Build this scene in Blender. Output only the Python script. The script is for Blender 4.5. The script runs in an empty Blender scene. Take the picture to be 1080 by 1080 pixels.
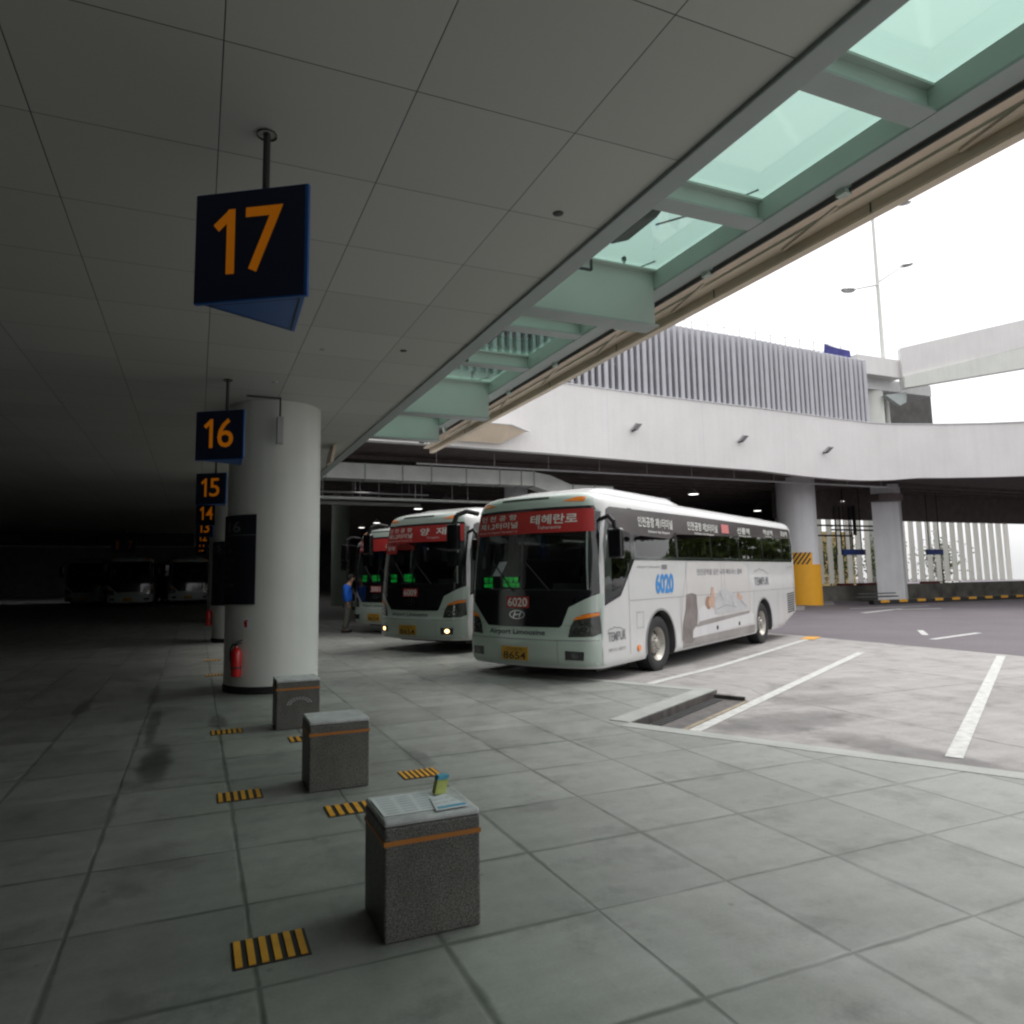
import bpy, bmesh, math, random
from mathutils import Vector, Matrix
random.seed(7)
R = math.radians
sc = bpy.context.scene
col = sc.collection

# ---------------------------------------------------------------- camera
EYE = 1.72
yaw, pitch, roll, FPX = 0.4023432, 0.109118, -0.0146441, 739.966
fw = Vector((math.sin(yaw)*math.cos(pitch), math.cos(yaw)*math.cos(pitch), math.sin(pitch)))
r0 = Vector((math.cos(yaw), -math.sin(yaw), 0)); u0 = r0.cross(fw)
rr = r0*math.cos(roll) + u0*math.sin(roll); uu = -r0*math.sin(roll) + u0*math.cos(roll)
cd = bpy.data.cameras.new('camera'); cam = bpy.data.objects.new('camera', cd); col.objects.link(cam)
cam.matrix_world = Matrix(((rr.x, uu.x, -fw.x, 0), (rr.y, uu.y, -fw.y, 0), (rr.z, uu.z, -fw.z, EYE), (0, 0, 0, 1)))
cd.sensor_width = 36; cd.lens = 36*FPX/1080
cd.shift_x = 17.5/1080; cd.shift_y = -14.5/1080
cd.clip_start = 0.05; cd.clip_end = 3000
sc.camera = cam

# ---------------------------------------------------------------- sky, sun, exposure
SUN_EL, SUN_AZ = 58, 78          # degrees; azimuth clockwise from +Y
w = bpy.data.worlds.new('World'); sc.world = w; w.use_nodes = True
nt = w.node_tree; nt.nodes.clear()
sky = nt.nodes.new('ShaderNodeTexSky'); sky.sky_type = 'NISHITA'; sky.sun_disc = False
sky.sun_elevation = R(SUN_EL); sky.sun_rotation = R(SUN_AZ); sky.dust_density = 4; sky.air_density = 1.5
hs = nt.nodes.new('ShaderNodeHueSaturation'); hs.inputs['Saturation'].default_value = 0.06; hs.inputs['Value'].default_value = 1.0
ov = nt.nodes.new('ShaderNodeMix'); ov.data_type = 'RGBA'; ov.inputs['Factor'].default_value = 0.6
# the closed cloud deck: brighter overhead than at the horizon, as an overcast sky is
tcw = nt.nodes.new('ShaderNodeTexCoord'); sep = nt.nodes.new('ShaderNodeSeparateXYZ'); nt.links.new(tcw.outputs['Generated'], sep.inputs[0])
cl = nt.nodes.new('ShaderNodeMath'); cl.operation = 'MAXIMUM'; cl.inputs[1].default_value = 0; nt.links.new(sep.outputs[2], cl.inputs[0])
gr = nt.nodes.new('ShaderNodeMath'); gr.operation = 'MULTIPLY_ADD'; gr.inputs[1].default_value = .55; gr.inputs[2].default_value = .50; nt.links.new(cl.outputs[0], gr.inputs[0])
cv = nt.nodes.new('ShaderNodeVectorMath'); cv.operation = 'SCALE'; cv.inputs[0].default_value = (13.4, 13.5, 13.7); nt.links.new(gr.outputs[0], cv.inputs['Scale'])
nt.links.new(cv.outputs[0], ov.inputs['B'])
bg = nt.nodes.new('ShaderNodeBackground'); bg.inputs['Strength'].default_value = 0.12
wo = nt.nodes.new('ShaderNodeOutputWorld')
nt.links.new(sky.outputs[0], hs.inputs['Color']); nt.links.new(hs.outputs[0], ov.inputs['A'])
nt.links.new(ov.outputs['Result'], bg.inputs['Color']); nt.links.new(bg.outputs[0], wo.inputs['Surface'])
sd = bpy.data.lights.new('sun', 'SUN'); sd.energy = 0.9; sd.angle = R(25); sd.color = (1, .97, .93)
so = bpy.data.objects.new('sun', sd); col.objects.link(so)
sdir = Vector((math.sin(R(SUN_AZ))*math.cos(R(SUN_EL)), math.cos(R(SUN_AZ))*math.cos(R(SUN_EL)), math.sin(R(SUN_EL))))
so.rotation_euler = sdir.to_track_quat('Z', 'Y').to_euler(); so.location = (30, 10, 60)
sc.view_settings.view_transform = 'Standard'; sc.view_settings.look = 'None'
sc.view_settings.exposure = 0.62; sc.view_settings.gamma = 1
sc.render.engine = 'CYCLES'
sc.cycles.use_denoising = True
sc.cycles.max_bounces = 10; sc.cycles.diffuse_bounces = 6; sc.cycles.transparent_max_bounces = 16
sc.cycles.sample_clamp_indirect = 4
sc.cycles.filter_width = 2.3

# ---------------------------------------------------------------- materials
MATS = {}
def mat(name, c, rough=.7, var=.12, scale=3.0, metal=0, bump=0, spec=.5, fine=0, emit=None, es=1, coat=0, streak=0):
    if name in MATS: return MATS[name]
    m = bpy.data.materials.new(name); m.use_nodes = True; n = m.node_tree.nodes; l = m.node_tree.links
    p = n['Principled BSDF']
    p.inputs['Roughness'].default_value = rough; p.inputs['Metallic'].default_value = metal
    p.inputs['Specular IOR Level'].default_value = spec
    if coat: p.inputs['Coat Weight'].default_value = coat; p.inputs['Coat Roughness'].default_value = .08
    tc = n.new('ShaderNodeTexCoord')
    nz = n.new('ShaderNodeTexNoise'); nz.inputs['Scale'].default_value = scale; nz.inputs['Detail'].default_value = 6
    nz.inputs['Roughness'].default_value = .6
    l.new(tc.outputs['Object'], nz.inputs['Vector'])
    rmp = n.new('ShaderNodeMapRange'); rmp.inputs['From Min'].default_value = .3; rmp.inputs['From Max'].default_value = .7
    rmp.inputs['To Min'].default_value = 1-var; rmp.inputs['To Max'].default_value = 1+var
    l.new(nz.outputs[0], rmp.inputs['Value'])
    fac = rmp.outputs[0]
    if fine:
        n2 = n.new('ShaderNodeTexNoise'); n2.inputs['Scale'].default_value = scale*40; n2.inputs['Detail'].default_value = 2
        l.new(tc.outputs['Object'], n2.inputs['Vector'])
        r2 = n.new('ShaderNodeMapRange'); r2.inputs['From Min'].default_value = .3; r2.inputs['From Max'].default_value = .7
        r2.inputs['To Min'].default_value = 1-fine; r2.inputs['To Max'].default_value = 1+fine
        l.new(n2.outputs[0], r2.inputs['Value'])
        mm = n.new('ShaderNodeMath'); mm.operation = 'MULTIPLY'; l.new(fac, mm.inputs[0]); l.new(r2.outputs[0], mm.inputs[1]); fac = mm.outputs[0]
    if streak:
        mp_ = n.new('ShaderNodeMapping'); mp_.inputs['Scale'].default_value = (3.2, 3.2, .18); l.new(tc.outputs['Object'], mp_.inputs['Vector'])
        n3 = n.new('ShaderNodeTexNoise'); n3.inputs['Scale'].default_value = 1.5; n3.inputs['Detail'].default_value = 6; l.new(mp_.outputs[0], n3.inputs['Vector'])
        r3 = n.new('ShaderNodeMapRange'); r3.inputs['From Min'].default_value = .35; r3.inputs['From Max'].default_value = .6
        r3.inputs['To Min'].default_value = 1-streak; r3.inputs['To Max'].default_value = 1; l.new(n3.outputs[0], r3.inputs['Value'])
        m3 = n.new('ShaderNodeMath'); m3.operation = 'MULTIPLY'; l.new(fac, m3.inputs[0]); l.new(r3.outputs[0], m3.inputs[1]); fac = m3.outputs[0]
    vm = n.new('ShaderNodeVectorMath'); vm.operation = 'SCALE'; vm.inputs[0].default_value = c[:3]
    l.new(fac, vm.inputs['Scale']); l.new(vm.outputs[0], p.inputs['Base Color'])
    if bump:
        b = n.new('ShaderNodeBump'); b.inputs['Strength'].default_value = bump; b.inputs['Distance'].default_value = .01
        l.new(nz.outputs[0], b.inputs['Height']); l.new(b.outputs[0], p.inputs['Normal'])
    if emit:
        p.inputs['Emission Color'].default_value = (*emit, 1); p.inputs['Emission Strength'].default_value = es
    MATS[name] = m; return m

def glass(name, tint, rough=.02, refl=1.0, ior=1.5):
    if name in MATS: return MATS[name]
    m = bpy.data.materials.new(name); m.use_nodes = True; n = m.node_tree.nodes; l = m.node_tree.links; n.clear()
    t = n.new('ShaderNodeBsdfTransparent'); t.inputs[0].default_value = (*tint, 1)
    g = n.new('ShaderNodeBsdfGlossy'); g.inputs['Roughness'].default_value = rough; g.inputs['Color'].default_value = (refl, refl, refl, 1)
    tc = n.new('ShaderNodeTexCoord'); nz = n.new('ShaderNodeTexNoise'); nz.inputs['Scale'].default_value = 1.6
    b = n.new('ShaderNodeBump'); b.inputs['Strength'].default_value = .06; b.inputs['Distance'].default_value = .05
    l.new(tc.outputs['Object'], nz.inputs['Vector']); l.new(nz.outputs[0], b.inputs['Height']); l.new(b.outputs[0], g.inputs['Normal'])
    lw_ = n.new('ShaderNodeLayerWeight'); lw_.inputs['Blend'].default_value = .5
    pw = n.new('ShaderNodeMath'); pw.operation = 'POWER'; pw.inputs[1].default_value = 4.0; l.new(lw_.outputs['Facing'], pw.inputs[0])
    f = n.new('ShaderNodeMath'); f.operation = 'MULTIPLY_ADD'; f0 = ((ior-1)/(ior+1))**2; f.inputs[1].default_value = 1-f0; f.inputs[2].default_value = f0
    l.new(pw.outputs[0], f.inputs[0])
    mx = n.new('ShaderNodeMixShader'); o = n.new('ShaderNodeOutputMaterial')
    l.new(f.outputs[0], mx.inputs[0]); l.new(t.outputs[0], mx.inputs[1]); l.new(g.outputs[0], mx.inputs[2]); l.new(mx.outputs[0], o.inputs[0])
    MATS[name] = m; return m

def grid_mat(name, c, px, ox, py, oy, wx, line, rough, cellvar, stain, spots=None, dirt=(.35, .38, .34)):
    """slabs or panels with joints: the joint pattern is part of the surface"""
    m = bpy.data.materials.new(name); m.use_nodes = True; n = m.node_tree.nodes; l = m.node_tree.links
    p = n['Principled BSDF']; p.inputs['Roughness'].default_value = rough
    tc = n.new('ShaderNodeTexCoord'); sx = n.new('ShaderNodeSeparateXYZ'); l.new(tc.outputs['Object'], sx.inputs[0])
    def M(op, a, b=None, c3=None):
        q = n.new('ShaderNodeMath'); q.operation = op
        for i, v in enumerate((a, b, c3)):
            if v is None: continue
            if isinstance(v, (int, float)): q.inputs[i].default_value = v
            else: l.new(v, q.inputs[i])
        return q.outputs[0]
    def N(scale, det=5, rgh=.6):
        q = n.new('ShaderNodeTexNoise'); q.inputs['Scale'].default_value = scale; q.inputs['Detail'].default_value = det
        q.inputs['Roughness'].default_value = rgh; l.new(tc.outputs['Object'], q.inputs['Vector']); return q.outputs[0]
    wob = M('MULTIPLY', M('SUBTRACT', N(3.0), .5), line*1.2)
    gx = M('DIVIDE', M('SUBTRACT', sx.outputs[0], ox), px); gy = M('DIVIDE', M('SUBTRACT', sx.outputs[1], oy), py)
    dx = M('MULTIPLY', M('PINGPONG', M('ADD', gx, wob), .5), px); dy = M('MULTIPLY', M('PINGPONG', M('ADD', gy, wob), .5), py)
    d = M('MINIMUM', dx, dy)
    wid = M('MULTIPLY_ADD', M('POWER', N(1.1, 3), 2.2), wx*20 if stain > .1 else 0, wx)
    lm = n.new('ShaderNodeMapRange'); lm.interpolation_type = 'SMOOTHSTEP'
    l.new(d, lm.inputs['Value']); lm.inputs['From Min'].default_value = wx*.3; l.new(wid, lm.inputs['From Max'])
    cv = n.new('ShaderNodeCombineXYZ'); l.new(M('FLOOR', gx), cv.inputs[0]); l.new(M('FLOOR', gy), cv.inputs[1])
    wn = n.new('ShaderNodeTexWhiteNoise'); l.new(cv.outputs[0], wn.inputs['Vector'])
    tone = M('MULTIPLY_ADD', M('SUBTRACT', wn.outputs[0], .5), cellvar, 1.0)
    tone = M('MULTIPLY', tone, M('MULTIPLY_ADD', M('SUBTRACT', N(.55), .5), stain, 1.0))
    tone = M('MULTIPLY', tone, M('MULTIPLY_ADD', M('SUBTRACT', N(9.0, 8, .75), .5), stain*.7, 1.0))
    if spots:
        for (x, y, rx, ry, k) in spots:
            ex = M('DIVIDE', M('SUBTRACT', sx.outputs[0], x), rx); ey = M('DIVIDE', M('SUBTRACT', sx.outputs[1], y), ry)
            q = M('ADD', M('MULTIPLY', ex, ex), M('MULTIPLY', ey, ey))
            q = M('ADD', q, M('MULTIPLY', M('SUBTRACT', N(4.0), .5), 1.6))
            s = n.new('ShaderNodeMapRange'); s.interpolation_type = 'SMOOTHSTEP'; l.new(q, s.inputs['Value'])
            s.inputs['From Min'].default_value = .2; s.inputs['From Max'].default_value = 1.2
            s.inputs['To Min'].default_value = k; s.inputs['To Max'].default_value = 1
            tone = M('MULTIPLY', tone, s.outputs[0])
    jk = None
    if stain > .1:
        tone = M('MULTIPLY', tone, M('MULTIPLY_ADD', M('SUBTRACT', N(55.0, 3, .7), .5), .38, 1.0))
        vo = n.new('ShaderNodeTexVoronoi'); vo.inputs['Scale'].default_value = 3.2; l.new(tc.outputs['Object'], vo.inputs['Vector'])
        gs = n.new('ShaderNodeMapRange'); gs.interpolation_type = 'SMOOTHSTEP'; l.new(M('ADD', vo.outputs['Distance'], M('MULTIPLY', N(14.0), .05)), gs.inputs['Value'])
        gs.inputs['From Min'].default_value = .055; gs.inputs['From Max'].default_value = .085; gs.inputs['To Min'].default_value = .72; gs.inputs['To Max'].default_value = 1
        tone = M('MULTIPLY', tone, gs.outputs[0])
        pt_ = n.new('ShaderNodeMapRange'); pt_.interpolation_type = 'SMOOTHSTEP'; l.new(N(1.7, 7, .72), pt_.inputs['Value'])
        pt_.inputs['From Min'].default_value = .36; pt_.inputs['From Max'].default_value = .50; pt_.inputs['To Min'].default_value = .76; pt_.inputs['To Max'].default_value = 1
        tone = M('MULTIPLY', tone, pt_.outputs[0])
        mpv = n.new('ShaderNodeMapping'); mpv.inputs['Scale'].default_value = (.5, 5.0, 1); mpv.inputs['Rotation'].default_value = (0, 0, R(-29)); l.new(tc.outputs['Object'], mpv.inputs['Vector'])
        sn = n.new('ShaderNodeTexNoise'); sn.inputs['Scale'].default_value = 1.3; sn.inputs['Detail'].default_value = 4; l.new(mpv.outputs[0], sn.inputs['Vector'])
        tone = M('MULTIPLY', tone, M('MULTIPLY_ADD', M('SUBTRACT', sn.outputs[0], .5), .35, 1.0))
        jk = n.new('ShaderNodeMapRange'); l.new(N(1.9, 3), jk.inputs['Value']); jk.inputs['From Min'].default_value = .35; jk.inputs['From Max'].default_value = .62
        jk.inputs['To Min'].default_value = .35; jk.inputs['To Max'].default_value = 1.0
        rg = n.new('ShaderNodeMapRange'); l.new(N(2.3, 5), rg.inputs['Value']); rg.inputs['From Min'].default_value = .35; rg.inputs['From Max'].default_value = .65
        rg.inputs['To Min'].default_value = rough-.16; rg.inputs['To Max'].default_value = rough+.15; l.new(rg.outputs[0], p.inputs['Roughness'])
    a = n.new('ShaderNodeVectorMath'); a.operation = 'SCALE'; a.inputs[0].default_value = c; l.new(tone, a.inputs['Scale'])
    mx = n.new('ShaderNodeMix'); mx.data_type = 'RGBA'; l.new(M('SUBTRACT', 1.0, M('MULTIPLY', M('SUBTRACT', 1.0, lm.outputs[0]), jk.outputs[0])) if jk else lm.outputs[0], mx.inputs['Factor'])
    mx.inputs['A'].default_value = (c[0]*dirt[0], c[1]*dirt[1], c[2]*dirt[2], 1); l.new(a.outputs[0], mx.inputs['B'])
    l.new(mx.outputs['Result'], p.inputs['Base Color'])
    b = n.new('ShaderNodeBump'); b.inputs['Strength'].default_value = .4; b.inputs['Distance'].default_value = .006
    l.new(lm.outputs[0], b.inputs['Height']); l.new(b.outputs[0], p.inputs['Normal'])
    MATS[name] = m; return m

M_pave = grid_mat('paving', (.218, .226, .208), .83, .29, .83, 4.15,   .0045, .02, .5, .26, .62,
                  spots=[(-.30, 7.6, .16, .9, .35), (-.42, 9.6, .08, 1.4, .5), (.29, 9.4, .12, .5, .5), (-1.38, 11.4, .1, .9, .5), (2.0, 6.7, .12, .4, .6), (-.53, 12.0, .08, 1.2, .5)])
M_ceil = grid_mat('ceiling panels', (.50, .50, .47), 1.04, .85, 1.02, 4.89, .005, .0, .55, .10, .05, dirt=(.12, .12, .12))
M_conc = grid_mat('bay concrete', (.275, .260, .252), 4.0, 15.8, 4.2, 3.4, .006, .02, .75, .06, .33,
                  spots=[(6.6, 6.7, 1.3, .55, .55), (8.3, 7.6, 1.0, .5, .7), (6.6, 4.9, .4, 1.6, .55), (9.4, 8.6, 1.5, .5, .85), (11.5, 6.5, 2, .8, .85), (9.6, 12.2, 3.5, .8, .8)])
M_asph = mat('asphalt', (.115, .10, .112), .85, .12, .5, bump=.2, fine=.15)
M_kerb = mat('granite kerb', (.30, .31, .29), .6, .15, 2, fine=.12)
M_line = mat('road paint', (.45, .45, .435), .7, .22, 9, fine=.35)
M_yel = mat('yellow paint', (.62, .30, .02), .6, .15, 6, fine=.1)
M_drain = mat('wet gutter and riser shade', (.07, .062, .058), .5, .5, 6, fine=.2)
M_white = mat('white plaster', (.72, .70, .69), .7, .05, .5, fine=.03, streak=.035)
M_colw = mat('column paint', (.66, .67, .63), .38, .05, .8, spec=.5, streak=.04)
M_colg = mat('grey column paint', (.60, .60, .61), .5, .06, 1, streak=.08)
M_black = mat('black rubber', (.012, .012, .012), .6, .2, 4)
M_dark = mat('dark steel', (.045, .045, .045), .6, .2, 2)
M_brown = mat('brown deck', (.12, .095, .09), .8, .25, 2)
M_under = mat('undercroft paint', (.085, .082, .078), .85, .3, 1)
M_green = mat('pale green steel', (.50, .575, .525), .45, .05, 1.5)
M_flange = mat('grey flange', (.37, .41, .40), .5, .06, 2)
M_beige = mat('beige cladding', (.74, .62, .49), .55, .07, 2)
M_beig2 = mat('beige lip', (.56, .46, .36), .55, .07, 2)
M_slat = mat('grey aluminium slat', (.50, .50, .53), .45, .05, 2, metal=.1)
M_back = mat('violet grey back wall', (.17, .155, .175), .8, .1, 1)
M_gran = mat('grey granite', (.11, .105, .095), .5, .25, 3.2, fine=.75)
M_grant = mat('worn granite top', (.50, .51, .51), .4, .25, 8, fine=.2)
M_orng = mat('orange band', (.42, .15, .02), .5, .1, 8)
M_navy = mat('navy sign face', (.004, .011, .040), .5, .1, 3)
M_blue = mat('blue sign shell', (.014, .085, .30), .4, .08, 3)
M_num = mat('orange numeral', (.80, .235, .004), .5, .04, 3, emit=(1, .28, .004), es=.07)
M_dim = mat('grey lettering', (.13, .135, .15), .6, .05, 5)
M_red = mat('extinguisher red', (.50, .012, .012), .25, .06, 5, coat=.4)
M_steel = mat('galvanised steel', (.42, .42, .42), .4, .1, 4, metal=.5)
M_duct = mat('pale duct sheet', (.74, .77, .73), .5, .12, 1.2)
M_paper = mat('paper', (.68, .70, .72), .8, .06, 8)
M_ink = mat('printed lines', (.30, .33, .36), .8, .2, 20)
M_carton = mat('yellow green carton', (.42, .46, .12), .6, .2, 20)
M_cyan = mat('light blue print', (.10, .38, .55), .6, .2, 20)
M_lamp = mat('lamp diffuser', (.8, .8, .8), .5, .02, 3, emit=(1, .99, .95), es=2.2)
M_barr = mat('amber guard plastic', (.72, .34, .008), .45, .05, 3)
M_sbk = mat('black stripe', (.02, .018, .015), .6, .1, 3)
M_fin = mat('translucent white louvre', (.85, .84, .82), .6, .04, 1)
_n = M_fin.node_tree.nodes; _l = M_fin.node_tree.links; _t = _n.new('ShaderNodeBsdfTranslucent'); _t.inputs[0].default_value = (.9, .89, .86, 1)
_m = _n.new('ShaderNodeMixShader'); _m.inputs[0].default_value = .9
_l.new(_n['Principled BSDF'].outputs[0], _m.inputs[1]); _l.new(_t.outputs[0], _m.inputs[2]); _l.new(_m.outputs[0], _n['Material Output'].inputs['Surface'])
M_leaf = mat('foliage', (.10, .14, .03), .8, .4, 3)
M_tan = mat('tan render', (.55, .42, .20), .8, .1, 1)
M_skyg = glass('green roof glass', (.54, .655, .61), .05, 1, 1.45)
M_bodyw = mat('white bus paint', (.56, .56, .55), .24, .04, 1.5, coat=.5)
M_mint = mat('pale green bus paint', (.42, .49, .44), .25, .02, 1.5, coat=.5)
M_film = mat('taupe window film', (.062, .052, .052), .22, .25, .9)
M_mask = mat('black bus mask', (.010, .010, .012), .12, .1, 3, coat=.6)
M_inner = mat('bus interior', (.06, .06, .06), .8, .2, 3)
M_seat = mat('plum seat cloth', (.10, .05, .07), .9, .2, 8)
M_wglass = glass('windscreen glass', (.70, .76, .74), .015, 1, 1.5)
M_sglass = glass('tinted side glass', (.26, .29, .28), .02, .9, 1.5)
M_ban = mat('red banner', (.36, .018, .016), .6, .1, 3)
M_bant = mat('banner lettering', (.66, .66, .62), .6, .04, 3)
M_amber = mat('amber lens', (.80, .22, .02), .25, .1, 9, coat=.5)
M_hl = mat('headlamp lens', (.05, .055, .05), .12, .5, 14, coat=1)
M_chrome = mat('chrome', (.6, .6, .6), .2, .1, 4, metal=1)
M_rim = mat('cast wheel', (.40, .38, .34), .4, .15, 5, metal=.6)
M_led = mat('green led text', (.0, .3, .05), .5, .1, 30, emit=(.02, .8, .10), es=.35)
M_plate = mat('yellow number plate', (.50, .27, .02), .5, .15, 9)
M_script = mat('grey script', (.035, .04, .04), .5, .1, 5)
M_b6020 = mat('blue route number', (.03, .22, .55), .5, .05, 5)
M_adtxt = mat('dark grey print', (.16, .16, .17), .5, .1, 5)
M_adbg = mat('taupe printed backdrop', (.26, .24, .23), .4, .25, 1.0, coat=.3)
M_adbg2 = mat('dark curtain print', (.17, .145, .135), .4, .4, 2.4, coat=.3)
M_adcr = mat('cream printed backdrop', (.53, .515, .50), .4, .05, 1.2, coat=.3)
M_bed = mat('pale bed print', (.60, .59, .59), .4, .06, 2, coat=.3)
M_sheet = mat('pale grey cloth print', (.47, .47, .47), .4, .12, 5, coat=.3)
M_skin = mat('skin', (.45, .25, .17), .6, .06, 8)
M_hair = mat('dark hair', (.015, .012, .010), .7, .2, 20)
M_hairp = mat('brown printed hair', (.30, .18, .12), .5, .2, 8)
M_jack = mat('blue jacket cloth', (.012, .14, .70), .7, .12, 9)
M_trou = mat('grey brown trouser cloth', (.13, .13, .11), .85, .15, 9)
M_seam = mat('panel gap', (.22, .22, .22), .6, .1, 3)
M_lit = mat('lit fog lamp', (.9, .8, .6), .4, .05, 3, emit=(1, .62, .26), es=2.4)
M_facade = glass('teal curtain wall', (.12, .30, .33), .1, .8, 1.5)
M_teal = mat('teal curtain wall panel', (.10, .34, .38), .25, .25, .25)

# ---------------------------------------------------------------- builders
INV = {}
class MB:
    def __init__(s): s.v = []; s.f = []; s.mi = []; s.k = 0
    def add(s, vs, fs):
        o = len(s.v); s.v += [tuple(v) for v in vs]; s.f += [tuple(i+o for i in f) for f in fs]; s.mi += [s.k]*len(fs); return s
    def box(s, x0, x1, y0, y1, z0, z1):
        return s.add([(x0,y0,z0),(x1,y0,z0),(x1,y1,z0),(x0,y1,z0),(x0,y0,z1),(x1,y0,z1),(x1,y1,z1),(x0,y1,z1)],
                     [(0,3,2,1),(4,5,6,7),(0,1,5,4),(1,2,6,5),(2,3,7,6),(3,0,4,7)])
    def prism(s, pts, z0, z1):
        a = sum(pts[i][0]*pts[(i+1) % len(pts)][1]-pts[(i+1) % len(pts)][0]*pts[i][1] for i in range(len(pts)))
        if a < 0: pts = pts[::-1]
        n = len(pts)
        return s.add([(x,y,z0) for x,y in pts]+[(x,y,z1) for x,y in pts],
                     [tuple(range(n-1,-1,-1)), tuple(range(n,2*n))]+[(i,(i+1)%n,n+(i+1)%n,n+i) for i in range(n)])
    def extr(s, pts, d):
        """any planar 3D polygon pushed along d"""
        n = len(pts); d = Vector(d)
        return s.add([tuple(p) for p in pts]+[tuple(Vector(p)+d) for p in pts],
                     [tuple(range(n-1,-1,-1)), tuple(range(n,2*n))]+[(i,(i+1)%n,n+(i+1)%n,n+i) for i in range(n)])
    def bar(s, p, q, a, b=None, up=(0,0,1)):
        p, q = Vector(p), Vector(q); b = b or a; d = (q-p).normalized(); up = Vector(up)
        if abs(d.dot(up)) > .99: up = Vector((1,0,0))
        x = d.cross(up).normalized(); y = x.cross(d)
        return s.extr([p+x*a/2+y*b/2, p-x*a/2+y*b/2, p-x*a/2-y*b/2, p+x*a/2-y*b/2], q-p)
    def cyl(s, p, q, r, r2=None, n=16):
        p, q = Vector(p), Vector(q); r2 = r if r2 is None else r2; d = (q-p).normalized()
        up = Vector((0,0,1)) if abs(d.z) < .99 else Vector((1,0,0)); x = d.cross(up).normalized(); y = x.cross(d)
        A = [math.tau*i/n for i in range(n)]
        return s.add([p+(x*math.cos(a)+y*math.sin(a))*r for a in A]+[q+(x*math.cos(a)+y*math.sin(a))*r2 for a in A],
                     [tuple(range(n)), tuple(range(2*n-1,n-1,-1))]+[(i,n+i,n+(i+1)%n,(i+1)%n) for i in range(n)])
    def lathe(s, prof, org=(0,0,0), axis='z', n=32):
        """prof = [(radius, height)] closed or open"""
        vs = []; fs = []; o = Vector(org); m = len(prof)
        for i in range(n):
            a = math.tau*i/n; c, t = math.cos(a), math.sin(a)
            for r, h in prof:
                vs.append(o+(Vector((r*c, r*t, h)) if axis == 'z' else Vector((r*c, h, r*t))))
        for i in range(n):
            j = (i+1) % n
            for k in range(m-1): fs.append((i*m+k, j*m+k, j*m+k+1, i*m+k+1))
        return s.add(vs, fs)
    def build(s, name, m, parent=None, smooth=False, bevel=0, local=False):
        me = bpy.data.meshes.new(name)
        vs = s.v
        if parent is not None and not local and parent.name in INV:
            iv = INV[parent.name]; vs = [tuple(iv @ Vector(v)) for v in vs]
        me.from_pydata(vs, [], s.f)
        for q in (m if isinstance(m, (list, tuple)) else [m]): me.materials.append(q)
        me.polygons.foreach_set('material_index', s.mi)
        bm = bmesh.new(); bm.from_mesh(me); bmesh.ops.recalc_face_normals(bm, faces=bm.faces); bm.to_mesh(me); bm.free()
        if smooth:
            me.polygons.foreach_set('use_smooth', [True]*len(me.polygons))
            me.set_sharp_from_angle(angle=R(smooth if smooth > 1 else 38))
        o = bpy.data.objects.new(name, me); col.objects.link(o)
        if parent is not None:
            o.parent = parent
            if not local and parent.name in INV: INV[o.name] = INV[parent.name]
        if bevel:
            b = o.modifiers.new('bevel', 'BEVEL'); b.width = bevel; b.segments = 2; b.limit_method = 'ANGLE'; b.angle_limit = R(40)
        return o

def tag(o, label, cat, group=None, kind=None):
    if label: o['label'] = label
    if cat: o['category'] = cat
    if group: o['group'] = group
    if kind: o['kind'] = kind
    return o
def empty(name, loc, label, cat, group=None, rz=0):
    o = bpy.data.objects.new(name, None); col.objects.link(o); o.location = loc; o.rotation_euler = (0,0,rz)
    o.empty_display_size = .2
    INV[o.name] = (Matrix.Translation(Vector(loc)) @ Matrix.Rotation(rz, 4, 'Z')).inverted()
    return tag(o, label, cat, group)
def structure(name, mb, m, **k): o = mb.build(name, m, **k); o['kind'] = 'structure'; return o

def text_geo(txt, w, h, bold=0.0, spacing=1.0):
    """letters as flat faces filling w x h, origin at the lower left"""
    c = bpy.data.curves.new('lettering', 'FONT'); c.body = txt; c.size = 1; c.offset = bold; c.space_character = spacing
    c.resolution_u = 3
    o = bpy.data.objects.new('lettering', c); col.objects.link(o)
    bpy.context.view_layer.update()
    dg = bpy.context.evaluated_depsgraph_get(); me = bpy.data.meshes.new_from_object(o.evaluated_get(dg))
    V = [v.co.copy() for v in me.vertices]; F = [tuple(p.vertices) for p in me.polygons]
    bpy.data.objects.remove(o); bpy.data.curves.remove(c); bpy.data.meshes.remove(me)
    if not V: return [], []
    x0 = min(v.x for v in V); x1 = max(v.x for v in V); y0 = min(v.y for v in V); y1 = max(v.y for v in V)
    sx = w/(x1-x0) if x1 > x0 else 1; sy = h/(y1-y0) if y1 > y0 else 1
    return [((v.x-x0)*sx, (v.y-y0)*sy) for v in V], F
def put_text(mb, txt, w, h, fn, bold=0.0, spacing=1.0):
    V, F = text_geo(txt, w, h, bold, spacing)
    if V: mb.add([fn(a, b) for a, b in V], F)
    return mb

def clone(o, parent=None, skip=()):
    c = o.copy(); col.objects.link(c)
    if parent is not None: c.parent = parent
    for ch in [q for q in col.objects if q.parent == o]:
        if ch.name.split('.')[0] not in skip: clone(ch, c, skip)
    return c

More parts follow.
